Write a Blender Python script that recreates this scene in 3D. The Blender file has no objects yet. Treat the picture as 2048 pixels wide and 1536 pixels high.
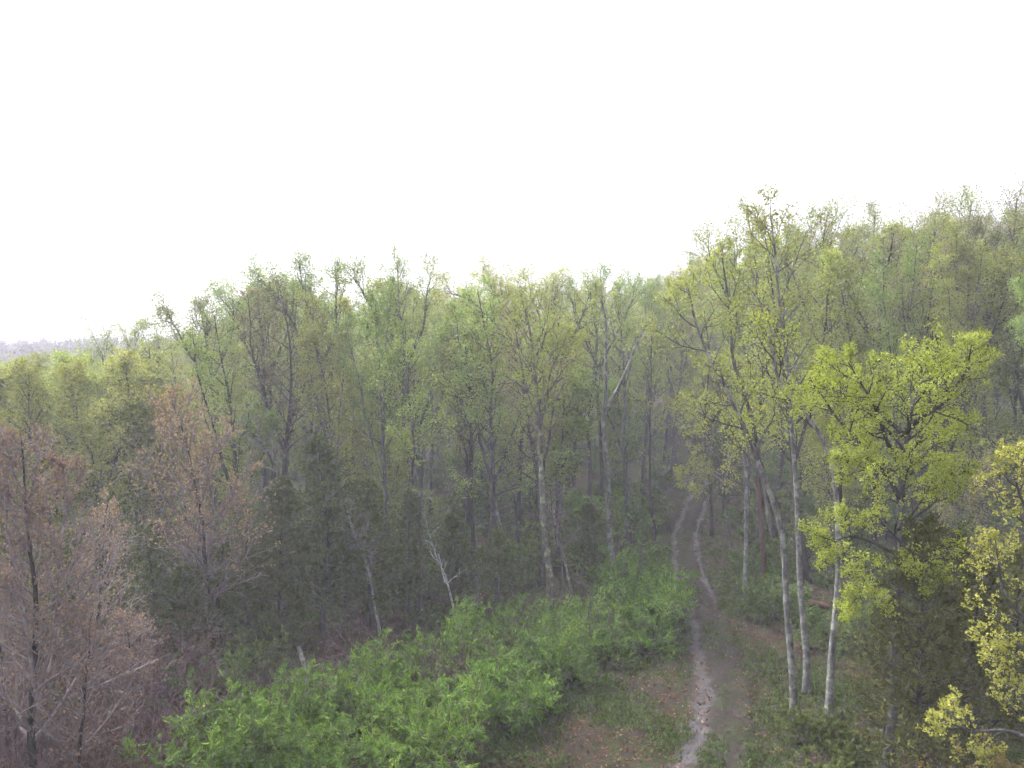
import bpy, math
import numpy as np
from mathutils import Vector

# ------------------------------------------------------------------ camera, sky, sun, exposure
scene = bpy.context.scene
COL = scene.collection
CAM_H, FPX, HORIZON = 13.0, 1577.0, 720.0          # eye height, focal length in 2048-px pixels, horizon row
PITCH = math.atan((768.0 - HORIZON) / FPX)

cam_data = bpy.data.cameras.new("camera")
cam_data.sensor_width = 36.0
cam_data.lens = 36.0 * FPX / 2048.0
cam_data.clip_start = 0.1
cam_data.clip_end = 9000.0
cam = bpy.data.objects.new("camera", cam_data)
COL.objects.link(cam)
cam.location = (0.0, 0.0, CAM_H)
cam.rotation_euler = (math.radians(90.0) - PITCH, 0.0, 0.0)
scene.camera = cam

SUN_EL, SUN_AZ = math.radians(52.0), math.radians(-50.0)   # azimuth from +Y (ahead), negative = left
world = bpy.data.worlds.new("World")
scene.world = world
world.use_nodes = True
wn, wl = world.node_tree.nodes, world.node_tree.links
wn.clear()
sky = wn.new("ShaderNodeTexSky")
sky.sky_type = 'NISHITA'
sky.sun_disc = False
sky.sun_elevation = SUN_EL
sky.sun_rotation = SUN_AZ
sky.air_density = 1.0
sky.dust_density = 6.0
sky.ozone_density = 1.0
hsv = wn.new("ShaderNodeHueSaturation")
hsv.inputs["Saturation"].default_value = 0.22          # overcast: the blue is gone behind cloud
bg = wn.new("ShaderNodeBackground")
bg.inputs["Strength"].default_value = 0.13
wo = wn.new("ShaderNodeOutputWorld")
wl.new(sky.outputs[0], hsv.inputs["Color"])
wl.new(hsv.outputs[0], bg.inputs["Color"])
wl.new(bg.outputs[0], wo.inputs[0])

sun_data = bpy.data.lights.new("sun", 'SUN')
sun_data.energy = 1.5
sun_data.angle = math.radians(18.0)
sun_data.color = (1.0, 0.96, 0.9)
sun = bpy.data.objects.new("sun", sun_data)
COL.objects.link(sun)
sd = Vector((math.sin(SUN_AZ) * math.cos(SUN_EL), math.cos(SUN_AZ) * math.cos(SUN_EL), math.sin(SUN_EL)))
sun.rotation_euler = sd.to_track_quat('Z', 'Y').to_euler()
sun.location = sd * 300

vs = scene.view_settings
vs.view_transform = 'Standard'
vs.look = 'None'
vs.exposure = 1.85
vs.gamma = 1.0
vs.use_curve_mapping = False
scene.cycles.max_bounces = 4
scene.cycles.use_adaptive_sampling = True
scene.cycles.adaptive_threshold = 0.08
scene.cycles.adaptive_min_samples = 8
scene.cycles.diffuse_bounces = 2
scene.cycles.transmission_bounces = 2
scene.cycles.volume_bounces = 1
scene.cycles.transparent_max_bounces = 4
scene.cycles.use_denoising = True

# ------------------------------------------------------------------ maths helpers
RNG = np.random.default_rng(11)


def sstep(a, b, x):
    t = np.clip((np.asarray(x, float) - a) / (b - a), 0, 1)
    return t * t * (3 - 2 * t)


def vnoise(x, y, s, seed=0.0):
    x, y = np.asarray(x, float) / s, np.asarray(y, float) / s
    return (np.sin(x * 1.7 + seed) * np.cos(y * 1.3 - seed * 2) + 0.5 * np.sin(x * 3.1 + y * 2.3 + seed * 3)
            + 0.25 * np.sin(x * 6.3 - y * 5.1 + seed))


def ground_z(x, y):
    x, y = np.asarray(x, float), np.asarray(y, float)
    t = y - 88.0 + 0.55 * np.maximum(x, 0) - 0.25 * np.maximum(-x - 15, 0)
    soft = np.where(t > 60, t, 12.0 * np.log1p(np.exp(np.clip(t, -80, 60) / 12.0)))
    rise = 0.135 * soft
    rise = 17.0 * np.tanh(rise / 17.0)
    left = -0.05 * np.maximum(-x - 22, 0)
    left = 5.0 * np.tanh(left / 5.0)
    ridge = 1.5 * sstep(240, 400, y) * sstep(60, -120, x)
    bump = 0.10 * vnoise(x, y, 5.0, 1.0) * sstep(20, 40, y) + 0.05 * vnoise(x, y, 1.7, 4.0)
    return rise + left + ridge + bump


def at(px, row, y):
    """world point seen at a photo pixel when it lies at depth y"""
    cx, cz = (px - 1024.0) / FPX, (768.0 - row) / FPX
    c, s = math.cos(PITCH), math.sin(PITCH)
    dy, dz = c + cz * s, -s + cz * c
    return np.array([cx / dy * y, y, CAM_H + dz / dy * y])


def ground_at(px, row):
    y = 40.0
    for _ in range(60):
        p = at(px, row, y)
        k = (CAM_H - p[2]) / y
        g = float(ground_z(p[0], y))
        y = 0.5 * y + 0.5 * (CAM_H - g) / max(k, 1e-3)
    p = at(px, row, y)
    return np.array([p[0], y, float(ground_z(p[0], y))])


def pixel_of(p):
    c, s = math.cos(PITCH), math.sin(PITCH)
    dx, dy, dz = p[0], p[1], p[2] - CAM_H
    f = dy * c - dz * s
    u = dy * s + dz * c
    return 1024 + FPX * dx / f, 768 - FPX * u / f


def unit(v):
    return v / np.maximum(np.linalg.norm(v, axis=-1, keepdims=True), 1e-9)


# ------------------------------------------------------------------ materials
def mat_new(name):
    m = bpy.data.materials.new(name)
    m.use_nodes = True
    nt = m.node_tree
    nt.nodes.clear()
    out = nt.nodes.new("ShaderNodeOutputMaterial")
    return m, nt, out


def ramp(nt, fac, stops):
    r = nt.nodes.new("ShaderNodeValToRGB")
    while len(r.color_ramp.elements) < len(stops):
        r.color_ramp.elements.new(0.5)
    for e, (p, c) in zip(r.color_ramp.elements, stops):
        e.position = p
        e.color = (*c, 1)
    nt.links.new(fac, r.inputs[0])
    return r.outputs[0]


def noise(nt, scale, detail=3.0, coord=None, rough=0.55):
    n = nt.nodes.new("ShaderNodeTexNoise")
    n.inputs["Scale"].default_value = scale
    n.inputs["Detail"].default_value = detail
    n.inputs["Roughness"].default_value = rough
    if coord is not None:
        nt.links.new(coord, n.inputs["Vector"])
    return n.outputs[0]


def mixc(nt, fac, a, b, mode='MIX'):
    m = nt.nodes.new("ShaderNodeMix")
    m.data_type = 'RGBA'
    m.blend_type = mode
    for sock, v in ((m.inputs[0], fac), (m.inputs[6], a), (m.inputs[7], b)):
        if isinstance(v, (int, float)):
            sock.default_value = v
        elif isinstance(v, tuple):
            sock.default_value = (*v, 1)
        else:
            nt.links.new(v, sock)
    return m.outputs[2]


def leaf_mat(name, stops, transl=0.5, hue=0.02, val=0.25, rough=0.6):
    """per-leaf colour from the face attribute rnd, a small shift per plant"""
    m, nt, out = mat_new(name)
    a = nt.nodes.new("ShaderNodeAttribute")
    a.attribute_name = "rnd"
    col = ramp(nt, a.outputs["Fac"], stops)
    oi = nt.nodes.new("ShaderNodeObjectInfo")
    h = nt.nodes.new("ShaderNodeHueSaturation")
    mr = nt.nodes.new("ShaderNodeMapRange")
    mr.inputs[3].default_value, mr.inputs[4].default_value = 0.5 - 0.5 * hue, 0.5 + 1.0 * hue
    nt.links.new(oi.outputs["Random"], mr.inputs[0])
    nt.links.new(mr.outputs[0], h.inputs["Hue"])
    mv = nt.nodes.new("ShaderNodeMapRange")
    mv.inputs[3].default_value, mv.inputs[4].default_value = 1 - val, 1 + val
    fr = nt.nodes.new("ShaderNodeMath")
    fr.operation = 'FRACT'
    mu = nt.nodes.new("ShaderNodeMath")
    mu.operation = 'MULTIPLY'
    mu.inputs[1].default_value = 7.31
    nt.links.new(oi.outputs["Random"], mu.inputs[0])
    nt.links.new(mu.outputs[0], fr.inputs[0])
    nt.links.new(fr.outputs[0], mv.inputs[0])
    nt.links.new(mv.outputs[0], h.inputs["Value"])
    nt.links.new(col, h.inputs["Color"])
    d = nt.nodes.new("ShaderNodeBsdfPrincipled")
    d.inputs["Roughness"].default_value = rough
    d.inputs["Specular IOR Level"].default_value = 0.08
    nt.links.new(h.outputs[0], d.inputs["Base Color"])
    t = nt.nodes.new("ShaderNodeBsdfTranslucent")
    nt.links.new(h.outputs[0], t.inputs["Color"])
    mx = nt.nodes.new("ShaderNodeMixShader")
    mx.inputs[0].default_value = transl
    nt.links.new(d.outputs[0], mx.inputs[1])
    nt.links.new(t.outputs[0], mx.inputs[2])
    nt.links.new(mx.outputs[0], out.inputs[0])
    return m


def bark_mat(name, dark, mid, lichen, amount=0.5, scale=1.0):
    m, nt, out = mat_new(name)
    tc = nt.nodes.new("ShaderNodeTexCoord")
    mp = nt.nodes.new("ShaderNodeMapping")
    mp.inputs["Scale"].default_value = (1, 1, 0.22)
    nt.links.new(tc.outputs["Object"], mp.inputs["Vector"])
    fine = noise(nt, 14 * scale, 4, mp.outputs[0])
    patch = noise(nt, 2.6 * scale, 4, tc.outputs["Object"], 0.65)
    base = ramp(nt, fine, [(0.32, dark), (0.66, mid)])
    pf = ramp(nt, patch, [(0.62 - 0.22 * amount, (0, 0, 0)), (0.70 - 0.16 * amount, (1, 1, 1))])
    col = mixc(nt, pf, base, lichen)
    oi = nt.nodes.new("ShaderNodeObjectInfo")
    mv = nt.nodes.new("ShaderNodeMapRange")
    mv.inputs[3].default_value, mv.inputs[4].default_value = 0.75, 1.25
    nt.links.new(oi.outputs["Random"], mv.inputs[0])
    h = nt.nodes.new("ShaderNodeHueSaturation")
    nt.links.new(mv.outputs[0], h.inputs["Value"])
    nt.links.new(col, h.inputs["Color"])
    b = nt.nodes.new("ShaderNodeBump")
    b.inputs["Strength"].default_value = 0.6
    b.inputs["Distance"].default_value = 0.03
    nt.links.new(fine, b.inputs["Height"])
    p = nt.nodes.new("ShaderNodeBsdfPrincipled")
    p.inputs["Roughness"].default_value = 0.9
    p.inputs["Specular IOR Level"].default_value = 0.03
    nt.links.new(h.outputs[0], p.inputs["Base Color"])
    nt.links.new(b.outputs[0], p.inputs["Normal"])
    nt.links.new(p.outputs[0], out.inputs[0])
    return m


M = {}
M['bark_grey'] = bark_mat('bark_grey', (0.04, 0.037, 0.04), (0.105, 0.10, 0.10), (0.17, 0.175, 0.16), 0.4)
M['bark_dark'] = bark_mat('bark_dark', (0.02, 0.019, 0.018), (0.065, 0.058, 0.055), (0.10, 0.10, 0.09), 0.2)
M['bark_pale'] = bark_mat('bark_pale', (0.075, 0.073, 0.073), (0.20, 0.195, 0.195), (0.30, 0.30, 0.28), 0.6)
M['bark_lichen'] = bark_mat('bark_lichen', (0.06, 0.06, 0.055), (0.15, 0.15, 0.13), (0.31, 0.33, 0.21), 0.45)
M['bark_red'] = bark_mat('bark_red', (0.035, 0.019, 0.015), (0.085, 0.048, 0.037), (0.11, 0.08, 0.065), 0.2)
M['bark_white'] = bark_mat('bark_white', (0.12, 0.115, 0.115), (0.29, 0.28, 0.28), (0.40, 0.39, 0.385), 0.6)
M['twig_mauve'] = bark_mat('twig_mauve', (0.13, 0.105, 0.11), (0.24, 0.20, 0.205), (0.28, 0.265, 0.26), 0.3)
M['bramble'] = bark_mat('bramble', (0.075, 0.05, 0.053), (0.165, 0.115, 0.12), (0.20, 0.165, 0.165), 0.2)

M['leaf_olive'] = leaf_mat('leaf_olive', [(0, (0.17, 0.185, 0.04)), (0.5, (0.285, 0.31, 0.065)), (1, (0.40, 0.42, 0.115))])
M['leaf_green'] = leaf_mat('leaf_green', [(0, (0.14, 0.185, 0.045)), (0.5, (0.235, 0.30, 0.07)), (1, (0.34, 0.41, 0.12))])
M['leaf_yellow'] = leaf_mat('leaf_yellow', [(0, (0.19, 0.20, 0.04)), (0.5, (0.30, 0.32, 0.06)), (1, (0.42, 0.43, 0.11))])
M['leaf_tan'] = leaf_mat('leaf_tan', [(0, (0.16, 0.14, 0.07)), (0.5, (0.26, 0.225, 0.11)), (1, (0.36, 0.33, 0.16))])
M['leaf_lime'] = leaf_mat('leaf_lime', [(0, (0.20, 0.25, 0.03)), (0.5, (0.34, 0.40, 0.05)), (1, (0.47, 0.52, 0.10))], 0.4, 0.005, 0.05)
M['leaf_gold'] = leaf_mat('leaf_gold', [(0, (0.19, 0.20, 0.038)), (0.5, (0.33, 0.335, 0.065)), (1, (0.47, 0.46, 0.12))], 0.4, 0.005, 0.05)
M['leaf_shrub'] = leaf_mat('leaf_shrub', [(0, (0.036, 0.068, 0.013)), (0.45, (0.10, 0.18, 0.028)), (0.9, (0.20, 0.31, 0.05)), (1, (0.32, 0.37, 0.055))], 0.3, 0.008, 0.2)
M['leaf_under'] = leaf_mat('leaf_under', [(0, (0.06, 0.09, 0.022)), (0.5, (0.105, 0.155, 0.036)), (1, (0.17, 0.22, 0.055))], 0.3, 0.02, 0.3)
M['needle'] = leaf_mat('needle', [(0, (0.036, 0.052, 0.012)), (0.5, (0.074, 0.098, 0.021)), (1, (0.13, 0.155, 0.034))], 0.12, 0.015, 0.2)
M['needle_olive'] = leaf_mat('needle_olive', [(0, (0.048, 0.055, 0.012)), (0.5, (0.09, 0.10, 0.02)), (1, (0.15, 0.145, 0.034))], 0.12, 0.015, 0.2)
M['bud_red'] = leaf_mat('bud_red', [(0, (0.18, 0.115, 0.08)), (0.5, (0.29, 0.19, 0.125)), (1, (0.42, 0.28, 0.17))], 0.3, 0.01, 0.12)
M['bud_orange'] = leaf_mat('bud_orange', [(0, (0.24, 0.165, 0.085)), (0.5, (0.38, 0.27, 0.13)), (1, (0.52, 0.40, 0.19))], 0.3, 0.01, 0.1)
M['leaf_dead'] = leaf_mat('leaf_dead', [(0, (0.06, 0.032, 0.021)), (0.6, (0.12, 0.064, 0.038)), (0.93, (0.20, 0.10, 0.055)), (1, (0.28, 0.22, 0.17))], 0.1, 0, 0)
M['leaf_underyellow'] = leaf_mat('leaf_underyellow', [(0, (0.06, 0.075, 0.018)), (0.5, (0.10, 0.125, 0.03)), (1, (0.16, 0.18, 0.045))], 0.3, 0.01, 0.2)
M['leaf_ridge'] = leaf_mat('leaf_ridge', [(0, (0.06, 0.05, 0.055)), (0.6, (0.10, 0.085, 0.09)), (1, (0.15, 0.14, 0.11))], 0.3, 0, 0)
M['grass'] = leaf_mat('grass', [(0, (0.045, 0.065, 0.02)), (0.6, (0.075, 0.115, 0.03)), (1, (0.13, 0.165, 0.05))], 0.25, 0, 0)
M['ochre'] = leaf_mat('ochre', [(0, (0.20, 0.14, 0.035)), (0.5, (0.32, 0.24, 0.06)), (1, (0.42, 0.34, 0.10))], 0.3, 0, 0)


def ground_material():
    m, nt, out = mat_new('forest_floor')
    tc = nt.nodes.new("ShaderNodeTexCoord")
    o = tc.outputs["Object"]
    big = noise(nt, 0.35, 4, o, 0.6)
    med = noise(nt, 2.2, 5, o, 0.7)
    fine = noise(nt, 16.0, 5, o, 0.75)
    litter = ramp(nt, fine, [(0.30, (0.020, 0.015, 0.0135)), (0.52, (0.041, 0.031, 0.027)), (0.72, (0.075, 0.057, 0.05))])
    green = ramp(nt, fine, [(0.30, (0.020, 0.029, 0.012)), (0.55, (0.040, 0.055, 0.021)), (0.75, (0.07, 0.085, 0.034))])
    add = nt.nodes.new("ShaderNodeMath")
    add.operation = 'ADD'
    nt.links.new(big, add.inputs[0])
    nt.links.new(med, add.inputs[1])
    half = nt.nodes.new("ShaderNodeMath")
    half.operation = 'MULTIPLY'
    half.inputs[1].default_value = 0.5
    nt.links.new(add.outputs[0], half.inputs[0])
    gf = ramp(nt, half.outputs[0], [(0.46, (0, 0, 0)), (0.58, (1, 1, 1))])
    col = mixc(nt, gf, litter, green)
    rust = ramp(nt, noise(nt, 1.1, 5, o, 0.75), [(0.57, (0, 0, 0)), (0.68, (0.75, 0.75, 0.75))])
    col = mixc(nt, rust, col, (0.10, 0.055, 0.034))
    b = nt.nodes.new("ShaderNodeBump")
    b.inputs["Strength"].default_value = 0.8
    b.inputs["Distance"].default_value = 0.08
    nt.links.new(fine, b.inputs["Height"])
    p = nt.nodes.new("ShaderNodeBsdfPrincipled")
    p.inputs["Roughness"].default_value = 0.95
    p.inputs["Specular IOR Level"].default_value = 0.02
    nt.links.new(col, p.inputs["Base Color"])
    nt.links.new(b.outputs[0], p.inputs["Normal"])
    nt.links.new(p.outputs[0], out.inputs[0])
    return m


def track_material():
    """rut = 1 in the wheel tracks (wet mud, paled by painted sky sheen), 0 on the middle strip and verges"""
    m, nt, out = mat_new('track_mud')
    tc = nt.nodes.new("ShaderNodeTexCoord")
    o = tc.outputs["Object"]
    a = nt.nodes.new("ShaderNodeAttribute")
    a.attribute_name = "rut"
    fine = noise(nt, 10.0, 5, o, 0.75)
    med = noise(nt, 1.8, 5, o, 0.7)
    big = noise(nt, 0.35, 4, o, 0.6)
    litter = ramp(nt, fine, [(0.30, (0.018, 0.0145, 0.014)), (0.52, (0.038, 0.031, 0.029)), (0.72, (0.068, 0.056, 0.052))])
    green = ramp(nt, fine, [(0.30, (0.019, 0.026, 0.012)), (0.55, (0.036, 0.046, 0.021)), (0.75, (0.06, 0.07, 0.034))])
    hs = nt.nodes.new("ShaderNodeMath")
    hs.operation = 'MULTIPLY'
    nt.links.new(big, hs.inputs[0])
    nt.links.new(med, hs.inputs[1])
    grs = ramp(nt, hs.outputs[0], [(0.22, (0, 0, 0)), (0.33, (0.8, 0.8, 0.8))])
    mid = mixc(nt, grs, litter, green)
    mud = ramp(nt, fine, [(0.28, (0.024, 0.021, 0.023)), (0.48, (0.054, 0.048, 0.054)), (0.72, (0.105, 0.095, 0.106))])  # grey mud with the pale lilac of reflected sky put into its colour
    mm = nt.nodes.new("ShaderNodeMath")
    mm.operation = 'MULTIPLY_ADD'
    mm.inputs[1].default_value = 1.9
    nt.links.new(med, mm.inputs[0])
    mm.inputs[2].default_value = -0.98
    ad = nt.nodes.new("ShaderNodeMath")
    ad.operation = 'ADD'
    nt.links.new(a.outputs["Fac"], ad.inputs[0])
    nt.links.new(mm.outputs[0], ad.inputs[1])
    f = ramp(nt, ad.outputs[0], [(0.22, (0, 0, 0)), (0.75, (1, 1, 1))])
    col = mixc(nt, f, mid, mud)
    rgh = ramp(nt, f, [(0, (0.95,) * 3), (1, (0.6,) * 3)])
    b = nt.nodes.new("ShaderNodeBump")
    b.inputs["Strength"].default_value = 0.7
    b.inputs["Distance"].default_value = 0.05
    nt.links.new(fine, b.inputs["Height"])
    p = nt.nodes.new("ShaderNodeBsdfPrincipled")
    spc = ramp(nt, f, [(0.5, (0.02,) * 3), (1, (0.22,) * 3)])
    nt.links.new(spc, p.inputs["Specular IOR Level"])
    nt.links.new(col, p.inputs["Base Color"])
    nt.links.new(rgh, p.inputs["Roughness"])
    nt.links.new(b.outputs[0], p.inputs["Normal"])
    nt.links.new(p.outputs[0], out.inputs[0])
    return m


M['ground'] = ground_material()
M['track'] = track_material()


# ------------------------------------------------------------------ mesh helpers (all quads)
def quad_mesh(name, V, Q, mat, rnd=None, smooth=False, vattr=None):
    me = bpy.data.meshes.new(name)
    V = np.ascontiguousarray(V, dtype=np.float32)
    Q = np.ascontiguousarray(Q, dtype=np.int32)
    n = len(Q)
    me.vertices.add(len(V))
    me.vertices.foreach_set("co", V.ravel())
    me.loops.add(n * 4)
    me.loops.foreach_set("vertex_index", Q.ravel())
    me.polygons.add(n)
    me.polygons.foreach_set("loop_start", np.arange(0, n * 4, 4, dtype=np.int32))
    me.polygons.foreach_set("loop_total", np.full(n, 4, dtype=np.int32))
    if smooth:
        me.polygons.foreach_set("use_smooth", np.ones(n, dtype=bool))
    if rnd is not None:
        at_ = me.attributes.new("rnd", 'FLOAT', 'FACE')
        at_.data.foreach_set("value", np.ascontiguousarray(rnd, dtype=np.float32))
    if vattr is not None:
        at_ = me.attributes.new(vattr[0], 'FLOAT', 'POINT')
        at_.data.foreach_set("value", np.ascontiguousarray(vattr[1], dtype=np.float32))
    me.materials.append(mat)
    me.update(calc_edges=True)
    return me


def link(name, data, parent=None):
    o = bpy.data.objects.new(name, data)
    COL.objects.link(o)
    if parent is not None:
        o.parent = parent
    return o


def tag(o, label=None, cat=None, group=None, kind=None):
    if label:
        o["label"] = label
    if cat:
        o["category"] = cat
    if group:
        o["group"] = group
    if kind:
        o["kind"] = kind
    return o


def thing(name, label, cat, loc, rz=0.0, sc=1.0, group=None):
    o = bpy.data.objects.new(name, None)
    o.empty_display_size = 0.3
    COL.objects.link(o)
    o.location = loc
    o.rotation_euler = (0, 0, rz)
    o.scale = (sc, sc, sc) if np.isscalar(sc) else sc
    return tag(o, label, cat, group)


class Geo:
    def __init__(self):
        self.V, self.Q, self.R, self.n = [], [], [], 0

    def add(self, V, Q, R=None):
        if len(Q) == 0:
            return
        self.V.append(V)
        self.Q.append(Q + self.n)
        if R is not None:
            self.R.append(R)
        self.n += len(V)

    def mesh(self, name, mat, smooth=False):
        if not self.V:
            return None
        return quad_mesh(name, np.concatenate(self.V), np.concatenate(self.Q), mat,
                         np.concatenate(self.R) if self.R else None, smooth)


def grow(rng, P0, D0, L, r0, r1, m, wob, up):
    """polylines of m points for all branches of one level at once"""
    N = len(P0)
    pts = np.zeros((N, m, 3))
    dirs = np.zeros((N, m, 3))
    p, d = P0.copy(), unit(D0)
    L = np.broadcast_to(L, (N,))
    for i in range(m):
        pts[:, i], dirs[:, i] = p, d
        d = unit(d + rng.normal(0, wob, (N, 3)) + np.array([0, 0, 1.0]) * up)
        p = p + d * (L / (m - 1))[:, None]
    t = np.linspace(0, 1, m)
    rad = np.outer(np.broadcast_to(r0, (N,)), 1 - t) + np.outer(np.broadcast_to(r1, (N,)), t)
    return pts, dirs, rad


def tubes(geo, pts, rad, S):
    N, m, _ = pts.shape
    tan = np.gradient(pts, axis=1)
    tan = unit(tan)
    ref = np.where(np.abs(tan[:, :1, 2:3]) > 0.8, np.array([1.0, 0, 0]), np.array([0, 0, 1.0]))
    u = unit(np.cross(tan, np.broadcast_to(ref, tan.shape)))
    v = np.cross(tan, u)
    a = np.arange(S) * 2 * math.pi / S
    ring = (pts[:, :, None, :] + rad[:, :, None, None] * (u[:, :, None, :] * np.cos(a)[None, None, :, None]
                                                         + v[:, :, None, :] * np.sin(a)[None, None, :, None]))
    V = ring.reshape(-1, 3)
    b = (np.arange(N) * m * S)[:, None, None]
    i = (np.arange(m - 1) * S)[None, :, None]
    j = np.arange(S)[None, None, :]
    j2 = (j + 1) % S
    Q = np.stack([b + i + j, b + i + j2, b + i + S + j2, b + i + S + j], -1).reshape(-1, 4)
    geo.add(V, Q)


def spawn(rng, pts, dirs, rad, k, t0, t1, ang, angj, phi0=None):
    """k children per parent: start, direction, t, parent radius, parent index"""
    N, m, _ = pts.shape
    t = t0 + (t1 - t0) * (np.arange(k)[None, :] + rng.random((N, k))) / k
    f = t * (m - 1)
    i = np.minimum(f.astype(int), m - 2)
    w = (f - i)[..., None]
    r = np.arange(N)[:, None]
    P = pts[r, i] * (1 - w) + pts[r, i + 1] * w
    D = unit(dirs[r, i] * (1 - w) + dirs[r, i + 1] * w)
    R = rad[r, i] * (1 - w[..., 0]) + rad[r, i + 1] * w[..., 0]
    ref = np.where(np.abs(D[..., 2:3]) > 0.9, np.array([1.0, 0, 0]), np.array([0, 0, 1.0]))
    u = unit(np.cross(D, ref))
    v = np.cross(D, u)
    phi = (np.arange(k)[None, :] * 2.39996 + rng.random((N, 1)) * 6.28 + rng.normal(0, 0.5, (N, k)))
    a = ang + rng.normal(0, angj, (N, k))
    nd = (D * np.cos(a)[..., None] + (u * np.cos(phi)[..., None] + v * np.sin(phi)[..., None]) * np.sin(a)[..., None])
    idx = np.broadcast_to(r, (N, k))
    return P.reshape(-1, 3), unit(nd.reshape(-1, 3)), t.ravel(), R.ravel(), idx.ravel()


def leaves(rng, geo, C, size, width, face_up=0.25, axis=None, rbias=None):
    """one rhombic leaf per centre"""
    n = len(C)
    if n == 0:
        return
    if axis is None:
        u = unit(rng.normal(0, 1, (n, 3)))
    else:
        u = unit(axis + rng.normal(0, 0.45, (n, 3)))
    nn = unit(rng.normal(0, 1, (n, 3)) + np.array([0, 0, face_up * 3]))
    v = unit(np.cross(nn, u))
    s = size * rng.uniform(0.6, 1.35, (n, 1))
    w = width * rng.uniform(0.6, 1.3, (n, 1))
    V = np.stack([C - u * s * 0.5, C + v * w * 0.5 + u * s * 0.06, C + u * s * 0.5, C - v * w * 0.5 + u * s * 0.06], 1).reshape(-1, 3)
    Q = np.arange(n * 4).reshape(n, 4)
    R = rng.random(n) if rbias is None else np.clip(rng.random(n) * 0.5 + rbias * 0.5, 0, 1)
    geo.add(V, Q, R)


def scatter_on(rng, pts, per, t0, spread):
    """points along branches with a spread"""
    N, m, _ = pts.shape
    t = t0 + (1 - t0) * rng.random((N, per))
    f = t * (m - 1)
    i = np.minimum(f.astype(int), m - 2)
    w = (f - i)[..., None]
    r = np.arange(N)[:, None]
    P = pts[r, i] * (1 - w) + pts[r, i + 1] * w
    A = pts[r, i + 1] - pts[r, i]
    return (P + rng.normal(0, spread, P.shape)).reshape(-1, 3), unit(A.reshape(-1, 3))


def spline(cp, m):
    cp = np.asarray(cp, float)
    n = len(cp)
    if n == 2:
        cp = np.stack([cp[0], (cp[0] + cp[1]) / 2, cp[1]])
        n = 3
    ext = np.concatenate([[2 * cp[0] - cp[1]], cp, [2 * cp[-1] - cp[-2]]])
    t = np.linspace(0, n - 1, m)
    i = np.minimum(t.astype(int), n - 2)
    f = (t - i)[:, None]
    a, b, c, d = ext[i], ext[i + 1], ext[i + 2], ext[i + 3]
    return 0.5 * (2 * b + (c - a) * f + (2 * a - 5 * b + 4 * c - d) * f ** 2 + (3 * b - a - 3 * c + d) * f ** 3)


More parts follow.
